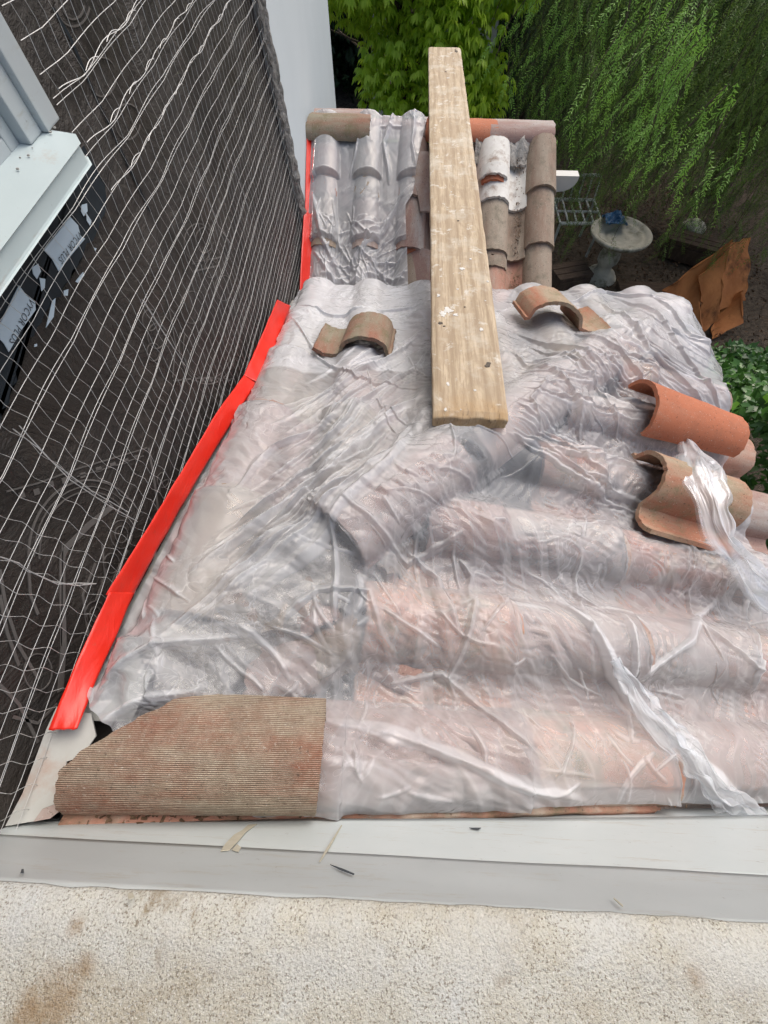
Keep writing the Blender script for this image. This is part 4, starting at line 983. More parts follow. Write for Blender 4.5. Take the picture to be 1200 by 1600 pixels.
# ------------------------------------------------------------------ parapet
par = empty('parapet_wall', (0, -.3, -.6), 'rough cream stucco parapet at the bottom edge with white membrane and grey coping', 'wall')
P = np.zeros((200, 40, 3))
for i in range(200):
    x = -1.2+2.9*i/199
    for j in range(40):
        q = j/39
        if j < 14: a = q*39/13*math.pi/2; y = -.1615-.034*(1-math.cos(a)); z = -.486+.016*math.sin(a)+(.004*mnoise.noise(Vector((x*26, 0, 5)))+.002*mnoise.noise(Vector((x*90, 0, 5))))*(1-j/13)
        else: y = -.196-.5*((j-13)/26)**1.6; z = -.470
        P[i, j] = (x, y+.0015*mnoise.noise(Vector((x*20, y*20, 0)))-.002, z+.004*mnoise.noise(Vector((x*7, y*9, 2)))+.0014*mnoise.noise(Vector((x*60, y*60, 2))))
V, Fc = grid_shell(P, .05); mesh_obj('stucco_cap', V, Fc, M['stucco'], par, True)
P = np.zeros((160, 12, 3))
for i in range(160):
    x = -1.2+2.9*i/159
    for j in range(12):
        q = j/11; P[i, j] = (x, -.163-.004*q+.0012*mnoise.noise(Vector((x*5, q*3, 4))), -.608+.002*math.sin(x*5)+(.117)*q)
V, Fc = grid_shell(P, .004); mesh_obj('grey_coping', V, Fc, M['flash_grey'], par, True)
P = np.zeros((200, 12, 3))
for i in range(200):
    x = -1.2+2.9*i/199
    zb = -.672-.21*(x+.47) if x > -.47 else -.672
    zb -= .10*np.clip((x-.45)*.5, 0, 1)
    for j in range(12):
        q = j/11; P[i, j] = (x, -.1665+.004*(1-q)+.0015*mnoise.noise(Vector((x*6, q*2, 8))), zb+.02*(1-q)*0+(-.600-zb)*q)
V, Fc = grid_shell(P, .004); mesh_obj('white_membrane', V, Fc, M['flash_white'], par, True)
def parp(u, v): return hit(u, v, (0, 1, 0), -.1620)
for nm, mat, px in [('mud_smear', 'mud', [(388, 1289), (402, 1288), (384, 1300), (372, 1314), (360, 1327), (344, 1330), (352, 1318), (366, 1304), (378, 1296)]), ('mud_smear', 'mud', [(370, 1318), (376, 1324), (372, 1330), (362, 1328)]),
                    ('scrape_mark', 'mud', [(533, 1288), (535, 1289), (512, 1328), (501, 1346), (499, 1345), (510, 1325)]), ('scrape_mark', 'ink', [(515, 1350), (535, 1356), (553, 1364), (552, 1366), (533, 1359)]),
                    ('scrape_mark', 'ink', [(733, 1292), (752, 1294), (747, 1296), (736, 1294)]), 
                    ('mud_smear', 'mud', [(200, 1396), (208, 1394), (209, 1401), (202, 1404)]), ('scrape_mark', 'ink', [(33, 1358), (38, 1357), (37, 1363), (33, 1363)]), ('scrape_mark', 'mud', [(960, 1402), (974, 1414), (972, 1416), (958, 1404)])]:
    mb = MB(); mb.poly([tuple(parp(u+rw.uniform(-1, 1), v+rw.uniform(-1, 1))) for u, v in px], (0, 1, 0), .0006); mb.build(nm, M[mat], par)
mb = MB(); mb.box((-1.2, -.70, -3.2), (1.7, -.175, -.53)); mb.build('wall_core', M['white'], par)

# ------------------------------------------------------------------ plank
plank = empty('wooden_plank', (.185, .66, -.82), 'long weathered plank splashed with plaster, lying from the near roof over the far ridge', 'plank')
a = Vector((.188, .640, -.774)); b = Vector((.214, 3.46, -.900)); d = (b-a); L = d.length; d.normalize(); side = Vector((d.y, -d.x, 0)).normalized(); up = side.cross(d)
m4 = Matrix((side, d, up)).transposed().to_4x4(); m4.translation = a
bm = bmesh.new(); nx, ny = 14, 150; W_ = .094; TH = .038
P = np.zeros((nx, ny, 3))
for i in range(nx):
    for j in range(ny):
        x = -W_+2*W_*i/(nx-1); y = L*j/(ny-1); e = 1 if i in (0, nx-1) else 0
        r = min(y, L-y)
        z = -.004*e-(.005 if j in (0, ny-1) else 0)+.0008*mnoise.noise(Vector((x*30, y*5, 0)))
        P[i, j] = (x+(.0025*mnoise.noise(Vector((i, y*14, 3))) if e else 0), y+(.005*mnoise.noise(Vector((x*30, j, 0))) if j in (0, ny-1) else 0), z)
Q = P.copy(); Q[..., 2] = -TH; Q[0, :, 0] += .002; Q[-1, :, 0] -= .002
V = np.concatenate([P.reshape(-1, 3), Q.reshape(-1, 3)]); o_ = nx*ny; Fc = []
for i in range(nx-1):
    for j in range(ny-1): q = i*ny+j; Fc += [(q, q+ny, q+ny+1, q+1), (q+o_, q+1+o_, q+ny+1+o_, q+ny+o_)]
for i in range(nx-1):
    q = i*ny; Fc.append((q, q+o_, q+ny+o_, q+ny)); q = i*ny+ny-1; Fc.append((q, q+ny, q+ny+o_, q+o_))
for j in range(ny-1):
    q = j; Fc.append((q, q+1, q+1+o_, q+o_)); q = (nx-1)*ny+j; Fc.append((q, q+o_, q+1+o_, q+1))
o = mesh_obj('board', V, Fc, M['plank'], None); o.matrix_world = m4; o.parent = plank; o.matrix_parent_inverse = Matrix.Translation(plank.location).inverted()
bv = o.modifiers.new('bevel', 'BEVEL'); bv.width = .004; bv.segments = 2; bv.limit_method = 'ANGLE'; bv.angle_limit = R_(40)
def on_plank(u, v):
    n = np.array(up); p = hit(u, v, n, float(n @ np.array(a))); q = Vector(p)-a; return q.dot(side), q.dot(d)
def blot(name, mat, u, v, r, k=11, asp=1., hz=.0011):
    x0, y0 = on_plank(u, v); rr = random.Random(u*7+v); V = []; mb = MB()
    for i in range(k):
        th = 2*math.pi*i/k; q = r*rr.uniform(.45, 1.2); V.append(m4 @ Vector((x0+q*math.cos(th), y0+q*asp*math.sin(th), hz+.0003)))
    mb.poly(V, up, .0015); mb.build(name, mat, plank)
for u, v, r, s in [(688, 505, .008, .8), (694, 510, .004, .8), (763, 570, .010, 1.3), (716, 345, .004, 1), (712, 80, .010, 3), (696, 112, .006, 1), (726, 480, .003, 1)]: blot('dark_knot', M['knot'], u, v, r, asp=s)
for u, v, r, s in [(700, 485, .016, 1.), (692, 490, .010, 1.4), (712, 492, .008, .8), (752, 515, .006, 1.2), (685, 462, .005, 1.5), (700, 122, .008, 1), (722, 420, .008, 1.), (735, 405, .004, 1), (715, 452, .004, 1), (705, 300, .003, 1), (758, 470, .003, 1), (742, 610, .004, 1), (700, 600, .004, 2), (696, 640, .004, 1.4), (762, 440, .004, 1), (720, 640, .002, 1)]:
    blot('plaster_splash', M['paintdrop'], u, v, r, 17, s, .0008)

# ------------------------------------------------------------------ loose tiles lying on the sheets
def thing_from(P, mat, mtx, name, label, cat='roof tile', group='loose clay tiles weighing down the plastic sheets', thick=.012):
    V, Fc = grid_shell(P, thick); o = mesh_obj(name, V, Fc, mat, None, True)
    o.modifiers.new('edge', 'EDGE_SPLIT').split_angle = R_(50); o.matrix_world = mtx
    return tag(o, label, cat, group)
# combed offcut at the bottom left, one end cut on the slant
def cutend(q):  # q: 0..1 across, 0 = far side
    a = np.interp(q, [0, .14, .20, .26, .50, .56, .60, 1], [.112, .108, .104, .085, .02, .012, .0, .0]); return (a+.0012*math.sin(q*63)+.0015*math.sin(q*21), .337)
p0 = np.array([-.452, -.072, -.702])
thing_from(barrel_pts(.337, .080, .072, nu=60, nv=30, jit=.0006, ends=lambda q: cutend(1-q), ang=.86, seed=5)+np.array([0, 0, .0]), M['tile_comb'], frame((-.430, -.074, -.676), (1, 0, -.17), (.17, 0, 1)), 'roof_tile',
           'large combed red brown clay tile with a slanted broken left end beside the parapet')
thing_from(stile_pts(.20, nu=36, nv=14, seed=3, bh=.8), M['tile_olive'], frame(tuple(hit(580, 512, (0, K, 1), Z0+K*Y0+.088)), (-.06, -1, K), nFr), 'roof_tile',
           'small curved olive and red tile piece lying left of the plank on the large sheet')
def brk(q): return (0+.02*math.sin(q*9), .17+.012*math.sin(q*14))
thing_from(stile_pts(.2, nu=36, nv=12, seed=9, bh=.85, ends=lambda q: (0, np.interp(q, [0, .5, .6, 1], [.15, .15, .17, .19])))*np.array([1.22, 1.1, 1.1]), M['tile_mixed'],
           frame(tuple(hit(842, 474, (0, K, 1), Z0+K*Y0+.104)), (.10, -1, K), (.12, K, 1)) @ Matrix.Scale(-1, 4, (1, 0, 0)), 'roof_tile',
           'brown S shaped tile piece with upturned lip right of the plank above the sheet edge')
thing_from(barrel_pts(.375, .102, .085, nu=26, nv=12, w2=.082, seed=12), M['tile_orange'], frame((.755, .865, -.985), (1, -.04, -K+.02), nR), 'roof_tile',
           'bright orange barrel tile lying on the sheet near the right eave')
thing_from(stile_pts(.30, nu=36, nv=14, seed=19, bh=1.15, ends=lambda q: (0+.01*math.sin(q*5), .30))*np.array([1.02, 1, 1]), M['tile_mixed'], frame((.695, .60, -.965), (1, -.10, -K+.02), nR), 'roof_tile',
           'curved red tile with pale lichen half under the bunched sheet below the orange tile')
# broken ridge pieces top left
thing_from(barrel_pts(.30, .078, .055, nu=24, nv=14, seed=15, ang=.9, ends=lambda q: (np.interp(q, [0, .3, 1], [.0, .0, .035]), .30)), M['tile_olive'], frame((-.462, 2.455, -.915), (1, -.02, 0), (0, -.2, 1)), 'roof_tile',
           'mossy barrel tile at the left end of the far ridge against the white wall')
thing_from(barrel_pts(.27, .07, .035, nu=20, nv=12, seed=16, ang=.8, ends=lambda q: (0, np.interp(q, [0, .5, 1], [.24, .27, .27]))), M['tile_pink'], frame((-.435, 2.545, -.905), (1, 0, 0), (0, .15, 1)), 'roof_tile',
           'flat broken pink tile behind the mossy ridge tile at the white wall')
# two broken strips lying between the far sheet and the plank
def shard(px, off, mat, label):
    P_ = [hit(u, v, (0, -FS, 1), FZ-FS*FR+off) for u, v in px]; mb = MB(); mb.poly([tuple(p) for p in P_], (0, -FS, 1), .012)
    o = mb.build('tile_shard', mat); o.modifiers.new('bevel', 'BEVEL').width = .002
    return tag(o, label, 'tile shard', 'broken tile strips beside the plank')
shard([(652, 236), (672, 236), (672, 330), (657, 330), (652, 300), (644, 282), (641, 252)], .10, M['tile_pink'], 'upper pink tile strip beside the left edge of the plank on the far slope')
shard([(634, 338), (648, 331), (650, 390), (635, 397)], .09, M['tile_orange'], 'small red tile strip on the left of the plank below the upper pink strip')
shard([(637, 398), (652, 385), (672, 390), (672, 474), (637, 474)], .085, M['tile_pink'], 'lower purplish tile strip left of the plank where the far slope ends')
# debris
def litter(name, pts, parent, r=(.002, .006), mat='litter'):
    mb = MB()
    for p in pts:
        a = rw.uniform(r[0], r[1]); M4 = Matrix.Translation(p) @ Matrix.Rotation(rw.uniform(0, 6), 4, Vector((rw.random(), rw.random(), 1)).normalized())
        mb.add([M4 @ Vector(v) for v in ((-a, -a*.4, 0), (a, -a*.3, .1*a), (a*.8, a*.4, 0), (-a*.7, a*.5, .2*a))], [(0, 1, 2, 3)])
    o = mb.build(name, M[mat]); tag(o, kind='stuff'); return o
pts = []
for k in range(420):
    y = rw.choice([rw.gauss(2.12, .09), rw.gauss(1.80, .05), rw.gauss(2.38, .03)]); x = .563+rw.gauss(0, .012); pts.append((x, y, DF(x, y)+.02+rw.uniform(0, .008)))
for k in range(300):
    x = rw.uniform(-.40, -.12); pts.append((x, rw.gauss(-.150, .008), float(D(x, -.1))+.035+rw.uniform(0, .012)))
for k in range(80):
    x = rw.uniform(.32, .62); pts.append((x, rw.gauss(-.150, .006), float(D(x, -.1))+.035+rw.uniform(0, .012)))
o = litter('leaf_litter', pts, None); tag(o, 'dry leaf crumbs lying in the tile channels and along the parapet', 'leaf litter')

# ------------------------------------------------------------------ garden
GZ = -3.2
P = np.zeros((120, 120, 3))
gx = np.linspace(-1, 1, 120); gx = np.sign(gx)*np.abs(gx)**2.2*120
for i in range(120):
    for j in range(120):
        P[i, j] = (gx[i]+2, gx[j]+5, GZ+.05*mnoise.noise(Vector((gx[i]*.8, gx[j]*.8, 0))))
idx = np.arange(14400).reshape(120, 120); Fc = np.stack([idx[:-1, :-1], idx[1:, :-1], idx[1:, 1:], idx[:-1, 1:]], -1).reshape(-1, 4)
g = mesh_obj('ground', P.reshape(-1, 3), Fc, M['gravel'], None, True); tag(g, kind='structure')

def leaves_mesh(name, C, Dr, Nn, L, Wd, mat, parent, fold=.25):
    """C centres(base), Dr direction, Nn normal: folded pointed leaf of two quads each"""
    n = len(C); Dr = Dr/np.linalg.norm(Dr, axis=1, keepdims=True); S_ = np.cross(Dr, Nn); S_ /= np.linalg.norm(S_, axis=1, keepdims=True)+1e-9; Nn = np.cross(S_, Dr)
    L = L[:, None]; Wd = Wd[:, None]
    v0 = C; v1 = C+Dr*L*.45+S_*Wd*.5+Nn*Wd*fold; v2 = C+Dr*L-Nn*L*.12; v3 = C+Dr*L*.45-S_*Wd*.5+Nn*Wd*fold; v4 = C+Dr*L*.5
    V = np.stack([v0, v1, v2, v3, v4], 1).reshape(-1, 3); b = np.arange(n)[:, None]*5
    F_ = np.concatenate([np.stack([b[:, 0], b[:, 0]+1, b[:, 0]+2, b[:, 0]+4], 1), np.stack([b[:, 0], b[:, 0]+4, b[:, 0]+2, b[:, 0]+3], 1)])
    me = bpy.data.meshes.new(name); me.vertices.add(len(V)); me.vertices.foreach_set('co', V.astype(np.float32).ravel())
    me.loops.add(len(F_)*4); me.loops.foreach_set('vertex_index', F_.astype(np.int32).ravel()); me.polygons.add(len(F_))
    me.polygons.foreach_set('loop_start', np.arange(0, len(F_)*4, 4, dtype=np.int32)); me.polygons.foreach_set('loop_total', np.full(len(F_), 4, np.int32))
    me.update(calc_edges=True); me.materials.append(mat)
    o = bpy.data.objects.new(name, me); COL.objects.link(o)
    if parent: o.parent = parent; o.matrix_parent_inverse = Matrix.Translation(parent.location).inverted()
    return o
def frond_set(bases, dirs, n_pair, flen, leaf, rng):
    """pinnate fronds: returns leaf arrays"""
    n = len(bases); dirs = dirs/np.linalg.norm(dirs, axis=1, keepdims=True)
    side = np.cross(dirs, rng.normal(size=(n, 3))); side /= np.linalg.norm(side, axis=1, keepdims=True); nn = np.cross(side, dirs)
    C = []; Dd = []; Nn = []; Ls = []
    for k in range(n_pair):
        q = (k+.5)/n_pair; p = bases+dirs*flen[:, None]*q; p[:, 2] -= (flen*.25*q*q)
        for s in (-1, 1):
            C.append(p); dd = dirs*.65+side*s*.75; Dd.append(dd+rng.normal(size=(n, 3))*.28); Nn.append(nn); Ls.append(leaf*(1-.55*abs(q-.4))*np.ones(n))
    return np.concatenate(C), np.concatenate(Dd), np.concatenate(Nn), np.concatenate(Ls)
def sprays(strands, rng, mat, parent, spacing=.06, flen=.16, leaf=.029, npair=13, name='foliage'):
    """strands: list of (top point, length, lean) hanging branchlets bearing fronds"""
    B = []; Dv = []; tw = MB()
    for (x, y, z, L, lx, ly) in strands:
        n = max(3, int(L/spacing)); q = np.linspace(0, 1, n); px = x+lx*q+.05*np.sin(q*5+x*9); py = y+ly*q+.05*np.cos(q*4+y*9); pz = z-L*q
        for k in range(n):
            th = rng.uniform(0, 6.28); B.append((px[k], py[k], pz[k])); Dv.append((.75*math.cos(th)+lx/L, .75*math.sin(th)+ly/L, -.75))
        tw.tube([(px[k], py[k], pz[k]) for k in range(0, n, 2)], .0025, 3, False)
    B = np.array(B); Dv = np.array(Dv); fl = flen*rng.uniform(.7, 1.3, len(B))
    C, Dd, Nn, Ls = frond_set(B, Dv, npair, fl, leaf, rng)
    o = leaves_mesh(name, C, Dd, Nn, Ls, Ls*.22, mat, parent, .1); tw.build('twigs', M['bark'], parent); return len(C)

def ptat(u, v, y):
    r = cF+(u-600)/FPX*cR-(v-800)/FPX*cU; return r*(y/r[1])
# weeping pepper tree behind and right of the far roof
def pepper(label, loc, boxes, mat_w, seed, group='weeping pepper trees in the garden'):
    root = empty('pepper_tree', loc, label, 'tree', group); r = np.random.default_rng(seed); 
    mb = MB(); x, y, z = loc
    mb.tube([(x, y, z), (x-.1, y-.1, z+1.), (x-.35, y-.3, z+2.0), (x-.2, y-.5, z+3.2), (x+.2, y-.6, z+4.2)], [.16, .13, .11, .08, .03], 9)
    for k in range(7):
        th = r.uniform(0, 6.28); q = r.uniform(1.2, 2.6); mb.tube([(x-.3, y-.3, z+1.7+k*.3), (x-.3+q*.5*math.cos(th), y-.3+q*.5*math.sin(th), z+2.5+k*.25), (x-.3+q*math.cos(th), y-.3+q*math.sin(th), z+2.6+k*.25)], [.06, .035, .012], 6)
    mb.build('trunk', M['bark'], root)
    for nm, mat, (xr, yr, zr), cnt, Lr in boxes:
        st = []
        for _ in range(cnt):
            if len(xr) == 4:  # hangs from a bough seen between two photo points at depth y
                y_ = r.uniform(*yr); q = r.random(); p_ = ptat(xr[0]+(xr[2]-xr[0])*q, xr[1]+(xr[3]-xr[1])*q+r.normal(0, 25), y_)
                st.append((p_[0], p_[1], p_[2], r.uniform(*Lr), r.normal(-.12, .08), r.normal(-.1, .08))); continue
            st.append((r.uniform(*xr), r.uniform(*yr), r.uniform(*zr), r.uniform(*Lr), r.normal(-.12, .12), r.normal(-.1, .1)))
        sprays(st, r, M[mat], root, name=nm)
    return root
pepper('tall weeping pepper tree with feathery hanging leaves filling the upper right', (4.6, 7.0, GZ), [
    ('foliage', 'pepper', ((1.25, 5.2), (4.3, 6.2), (-1.7, .4)), 620, (.5, 1.2)),
    ('low_foliage', 'pepper', ((2.6, 5.5), (5.0, 7.2), (-2.1, -.9)), 300, (.4, .8)),
    ('shaded_foliage', 'pepper_dark', ((1.3, 6.4), (5.6, 7.8), (-2.2, .4)), 520, (.6, 1.3)),
    ('lit_foliage', 'pepper_light', ((1000, -60, 1150, 60), (3.4, 4.0), (0, 0)), 26, (.3, .6)), ('far_lit_foliage', 'pepper_light', ((790, -50, 960, 20), (4.4, 4.8), (0, 0)), 14, (.3, .6))], 0, 3)  # same kind of leaf; sunlit look painted by the paler leaf colour
# second pepper tree close by on the right, hanging into the frame
pepper('nearer weeping pepper tree hanging in from the right edge above the hedge', (5.4, 3.4, GZ), [
    ('foliage', 'pepper', ((2.9, 4.2), (2.9, 4.2), (-1.1, .1)), 150, (.4, .9)),
    ('lit_foliage', 'pepper_light', ((1120, 150, 1200, 200), (2.9, 3.2), (0, 0)), 8, (.25, .4))], 0, 9)

def leafy_clusters(r, n, xr, yr, zr, clump, per, L):
    C = []; Dd = []; Nn = []
    cs = np.stack([r.uniform(*xr, n), r.uniform(*yr, n), r.uniform(*zr, n)], 1)
    for c in cs:
        for k in range(per):
            th = r.uniform(0, 6.28); C.append(c+r.normal(size=3)*clump); Dd.append((math.cos(th), math.sin(th), -.7+r.normal()*.3)); Nn.append((r.normal()*.4, r.normal()*.4-.2, 1))
    C = np.array(C); return C, np.array(Dd), np.array(Nn), L*r.uniform(.6, 1.3, len(C))
# bright broadleaf tree beyond the ridge at the left
r = np.random.default_rng(21)
bt = empty('broadleaf_tree', (.0, 5.6, GZ), 'bright yellow green leafy tree beyond the ridge beside the white wall', 'tree')
mb = MB(); mb.tube([(0, 5.6, GZ), (.1, 5.5, -2.2), (-.1, 5.2, -1.4), (.1, 5.0, -.6)], [.07, .055, .04, .02], 7)
limbs = []
for k in range(34):
    th = r.uniform(0, 6.28); L = r.uniform(.4, 1.0); z = r.uniform(-2.2, -.7); e = (.05+L*math.cos(th), 5.3+L*math.sin(th)*.9, z+L*.45); limbs.append(((0, 5.3, z), e))
    mb.tube([(0, 5.3, z), (.05+L*.5*math.cos(th), 5.3+L*.5*math.sin(th), z+L*.3), e], [.022, .013, .005], 5)
mb.build('trunk', M['bark'], bt)
def palmate(r, tips, L, mat, parent, nm):
    """drooping sprays of compound leaves: five leaflets fanned from each stalk end"""
    C = []; Dd = []; Nn = []
    for c in tips:
        th0 = r.uniform(0, 6.28); cx = math.cos(th0); sy = math.sin(th0)
        for k in range(5):
            a = th0+(k-2)*.55; C.append(c+np.array([math.cos(a), math.sin(a), 0])*.008); Dd.append((math.cos(a)*.8, math.sin(a)*.8, -.75+r.normal()*.15)); Nn.append((cx*.5, sy*.5, .8))
    C = np.array(C); Ls = L*r.uniform(.7, 1.25, len(C)); leaves_mesh(nm, C, np.array(Dd), np.array(Nn), Ls, Ls*.34, mat, parent, .12)
tips = []
blobs = [(-.35, 5.1, -.9, .42), (.2, 5.0, -.7, .45), (.75, 5.2, -.85, .38), (0., 5.0, -1.45, .42), (.5, 4.9, -1.5, .36), (-.2, 4.8, -1.95, .32), (.25, 4.7, -2.0, .3), (-.6, 5.4, -.45, .4), (.3, 5.5, -.2, .5), (1.0, 5.6, -.35, .32), (.35, 4.9, -1.1, .35)]
for (x, y, z, R0) in blobs:
    for k in range(int(950*R0/.4)):
        v = r.normal(size=3); v /= np.linalg.norm(v); q = R0*r.uniform(.55, 1.05)*(1+.3*mnoise.noise(Vector(v*2.3)+Vector((x, y, z))))
        tips.append(np.array((x, y, z))+v*q*np.array([1, 1, .75]))
palmate(r, tips, .068, M['bright'], bt, 'crown')
# dark tree mass and trunks in the gap beyond the plank
dt = empty('dark_tree', (1.7, 8.2, GZ), 'dark shaded tree with bare brown trunks in the gap beyond the plank', 'tree')
mb = MB()
mb.tube([(1.7, 8.2, GZ), (1.75, 8.0, -1.8), (1.9, 7.7, -.4), (2.2, 7.4, .9)], [.20, .17, .15, .12], 9)
mb.tube([(1.75, 8.0, -1.9), (1.3, 7.6, -.9), (1.1, 7.4, .5)], [.09, .06, .04], 7); mb.tube([(1.8, 7.6, -.3), (2.6, 7.0, -.1), (3.3, 6.6, -.2)], [.09, .06, .03], 7)
mb.build('trunk', M['bark'], dt)
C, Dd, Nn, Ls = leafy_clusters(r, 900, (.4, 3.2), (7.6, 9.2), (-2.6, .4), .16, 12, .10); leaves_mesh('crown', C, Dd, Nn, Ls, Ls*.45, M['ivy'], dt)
# garden wall and hedge closing the garden at the back
hb = empty('back_hedge', (2, 10.5, GZ), 'tall dark hedge closing the garden behind the trees', 'hedge')
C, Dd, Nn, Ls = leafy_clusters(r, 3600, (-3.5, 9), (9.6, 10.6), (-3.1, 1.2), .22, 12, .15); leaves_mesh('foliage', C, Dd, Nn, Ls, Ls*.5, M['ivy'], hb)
mb = MB(); mb.box((-4, 10.7, GZ), (10, 10.95, 1.2)); mb.build('stems', M['bark'], hb)
gw = empty('garden_post', (-.25, 6.6, GZ), 'grey square garden post half hidden under the bright leafy tree', 'post')
mb = MB(); mb.box((-.40, 6.5, GZ), (-.15, 6.75, -1.35), None, .01); mb.build('shaft', M['gutter'], gw); mb = MB(); mb.box((-.46, 6.44, -1.348), (-.09, 6.81, -1.27), None, .01); mb.build('cap', M['gutter'], gw)
gwl = empty('garden_wall', (.7, 7.2, GZ), 'plain grey garden wall seen through the bright tree left of the plank', 'wall')
mb = MB(); mb.box((.15, 7.2, GZ), (1.05, 7.4, -1.6), None, .01); mb.build('panel', M['gutter'], gwl); mb = MB(); mb.box((.12, 7.17, -1.598), (1.08, 7.43, -1.54), None, .01); mb.build('cap', M['stone'], gwl)

# clipped hedge below the right eave
hg = empty('hedge', (2.4, 1.4, GZ), 'dense dark green hedge with small glossy leaves below the right eave', 'hedge')
r = np.random.default_rng(5); C = []; Dd = []; Nn = []
for k in range(30000):
    y = r.uniform(-.6, 2.9); zt = -1.55+.25*mnoise.noise(Vector((y*1.3, 0, 4)))-.6*max(0, y-1.4); dep = abs(r.normal(0, .10))
    if r.random() < .55: x = 1.95+.22*mnoise.noise(Vector((y*2.2, 1, 0)))+r.uniform(0, 1.5); z = zt+.16*mnoise.noise(Vector((x*3, y*3, 0)))-dep; nrm = (-.3, -.1, 1)
    else: z = r.uniform(-3.1, zt); x = 1.88+.20*mnoise.noise(Vector((y*2.2, z*2.2, 0)))+dep; nrm = (-1, 0, .5)
    C.append((x, y, z)); Dd.append(r.normal(size=3)+np.array((-.5, 0, .1))); Nn.append(np.array(nrm)+r.normal(size=3)*.35)
C = np.array(C); Ls = .062*r.uniform(.6, 1.25, len(C)); leaves_mesh('foliage', C, np.array(Dd), np.array(Nn), Ls, Ls*.55, M['hedge'], hg, .10)
sel = r.choice(len(C), 700, replace=False); sel = sel[(C[sel][:, 2] > -2.0)]
leaves_mesh('young_leaves', C[sel]+np.array((-.04, 0, .05)), np.array(Dd)[sel], np.array(Nn)[sel], Ls[sel]*1.1, Ls[sel]*.7, M['hedge_new'], hg, .10)
mb = MB()
for k in range(26): y = r.uniform(-.5, 1.2); x = r.uniform(2.3, 3.2); mb.tube([(x, y, GZ), (x+.05, y+.05, -2.4), (x-.05, y-.04, -1.8)], [.02, .014, .006], 5)
mb.build('stems', M['bark'], hg)

# bird bath
bx, by = 2.49, 4.90
def sc_(pr): return [(r_*1.17, z_*1.1) for r_, z_ in pr]
bb = empty('bird_bath', (bx, by, GZ), 'pale carved stone bird bath on a vase shaped pedestal in the gravel', 'bird bath')
mb = MB(); mb.lathe(sc_([(.17, 0), (.17, .03), (.155, .045), (.14, .05), (.135, .075), (.10, .09), (.07, .12), (.075, .16), (.10, .20), (.105, .25), (.09, .31), (.07, .36), (.075, .385), (.10, .40)]), (bx, by, GZ), 36); mb.build('pedestal', M['stone'], bb, True)
mb = MB(); mb.lathe(sc_([(.08, .40), (.16, .41), (.25, .44), (.285, .47), (.29, .49), (.275, .50), (.255, .495), (.245, .475), (.225, .462), (.215, .470), (.195, .468), (.185, .448), (.12, .428), (.112, .436), (.09, .432), (.03, .42), (.005, .42)]), (bx, by, GZ), 48); mb.build('basin', M['stone'], bb, True)
P = np.zeros((30, 30, 3))
for i in range(30):
    for j in range(30):
        x = (i/29-.5)*.26; y = (j/29-.5)*.2; P[i, j] = (bx-.04+x+.02*mnoise.noise(Vector((j*.3, 1, 1))), by+.20+y+.02*mnoise.noise(Vector((i*.3, 5, 1))), GZ+.575+.07*mnoise.noise(Vector((x*12, y*12, 0)))+.02*mnoise.noise(Vector((x*40, y*40, 0))))
V, Fc = grid_shell(P, .004); o = mesh_obj('crumpled_bag', V, Fc, M['blue'], None, False); tag(o, 'crumpled blue plastic bag lying on the far rim of the bird bath', 'bag')
# white metal chair lying under the eave corner
ch = empty('garden_chair', (2.2, 6.1, GZ), 'white metal garden chair frame in the shade left of the bird bath', 'chair')
def bar(mb, a, b, w=.014): mb.tube([a, b], w, 5)
cx, cy_, cz = 1.90, 5.25, GZ
mb = MB()
for (x, y) in ((0, 0), (.5, .05), (.05, .5), (.5, .5)): 
    lg = MB(); bar(lg, (cx+x, cy_+y, cz), (cx+x, cy_+y, cz+.42), .016); lg.build('leg', M['chairwhite'], ch)
for k in range(6): bar(mb, (cx+k*.1, cy_, cz+.43), (cx+k*.1, cy_+.52, cz+.43), .012)
bar(mb, (cx, cy_, cz+.43), (cx+.5, cy_+.02, cz+.43), .02); bar(mb, (cx, cy_+.52, cz+.43), (cx+.5, cy_+.52, cz+.43), .02); bar(mb, (cx, cy_+.26, cz+.43), (cx+.5, cy_+.26, cz+.43), .014); mb.build('seat', M['chairwhite'], ch)
mb = MB()
for k in range(6): bar(mb, (cx+k*.1, cy_+.54, cz+.43), (cx+k*.1+.02, cy_+.66, cz+.62), .011)
bar(mb, (cx, cy_+.66, cz+.62), (cx+.52, cy_+.66, cz+.63), .018); mb.build('backrest', M['chairwhite'], ch)
# wooden crate, timbers, stones
def crate(label, c, s, rz, mat='scrap', name='timber_block'):
    r_ = empty(name, c, label, 'timber'); M4 = Matrix.Translation(c) @ Matrix.Rotation(rz, 4, 'Z')
    mb = MB(); mb.box((-s[0]/2, -s[1]/2, 0), (s[0]/2, s[1]/2, s[2]*.75), M4, .008); mb.build('block', M[mat], r_)
    mb = MB()
    for k in range(3): mb.box((-s[0]/2-.01, -s[1]/2+k*s[1]/3+.005, s[2]*.77), (s[0]/2+.01, -s[1]/2+(k+1)*s[1]/3-.006, s[2]), M4, .004)
    mb.build('slatted_top', M[mat], r_)
crate('old brown box with a slatted top on the gravel below the white chair', (2.05, 4.75, GZ), (.42, .30, .20), .3)
crate('dark brown timber block lying behind the rusty panels', (3.75, 5.35, GZ), (.75, .30, .22), -.45)
mb = MB(); mb.box((2.66, 4.35, GZ), (3.55, 4.75, GZ+.07), None, .012); o = mb.build('stepping_slab', M['scrap']); tag(o, 'dark stained slab lying on the gravel in front of the bird bath', 'slab')
rk = MB()
bm = bmesh.new(); bmesh.ops.create_icosphere(bm, subdivisions=3, radius=.12)
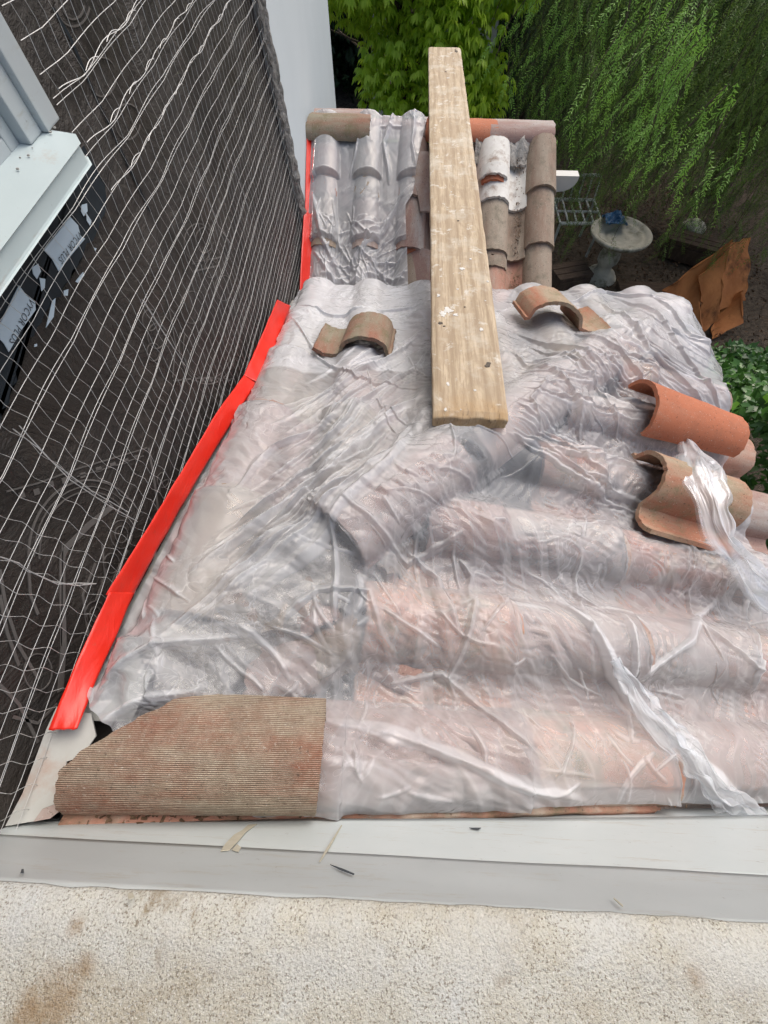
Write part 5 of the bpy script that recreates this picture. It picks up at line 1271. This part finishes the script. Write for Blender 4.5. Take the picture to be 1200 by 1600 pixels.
for v in bm.verts: v.co = Vector((v.co.x*1.3, v.co.y, v.co.z*.7))*(1+.35*mnoise.noise(v.co*9))
bm.transform(Matrix.Translation((3.95, 5.95, GZ+.06))); rk.add([v.co for v in bm.verts], [[v.index for v in f.verts] for f in bm.faces]); bm.free()
o = rk.build('garden_stone', M['stone'], None, True); tag(o, 'pale mossy stone lying behind the dark timber block', 'stone')
# rusty folded panels leaning together
sc = empty('rusty_panel_pile', (3.6, 4.2, GZ), 'pile of rusty orange bent panels standing on the gravel beyond the eave corner', 'scrap pile')
def panel(px, zs, t=.015):
    """quad standing panel: pixels with heights above ground"""
    P_ = [hit(u, v, (0, 0, 1), GZ+z) for (u, v), z in zip(px, zs)]; n = np.cross(P_[1]-P_[0], P_[2]-P_[0]); mb = MB()
    A = Vector(P_[0]), Vector(P_[1]), Vector(P_[2]), Vector(P_[3])
    G = np.zeros((26, 20, 3))
    for i in range(26):
        for j in range(20):
            p = A[0].lerp(A[1], i/25).lerp(A[3].lerp(A[2], i/25), j/19); ed = (i in (0, 25)) or (j in (0, 19))
            p += Vector(n).normalized()*(.025*mnoise.noise(p*4)) + (Vector((mnoise.noise(p*9), mnoise.noise(p*9+Vector((3, 3, 3))), 0))*.03 if ed else Vector())
            G[i, j] = p
    V, Fc = grid_shell(G, t); mesh_obj('panel', V, Fc, M['rust'], sc, False)
panel([(1035, 455), (1145, 375), (1128, 420), (1065, 520)], [.30, .75, .4, .05])
panel([(1092, 430), (1138, 392), (1120, 500), (1095, 520)], [.48, .66, .15, .05])
panel([(1128, 388), (1172, 370), (1165, 470), (1110, 490)], [.60, .55, .20, .12])
panel([(1118, 470), (1160, 455), (1160, 505), (1112, 530)], [.10, .30, .12, .02])
panel([(1035, 470), (1090, 440), (1100, 545), (1050, 500)], [.2, .4, .03, .02])
o = litter('fallen_leaves', [(x, y, GZ+.03+rw.uniform(0, .03)) for x, y in ((rw.uniform(1.2, 4.6), rw.uniform(3.0, 7.0)) for _ in range(5000))], None, (.008, .022))
tag(o, 'brown fallen leaves scattered over the shaded gravel', 'leaf litter')
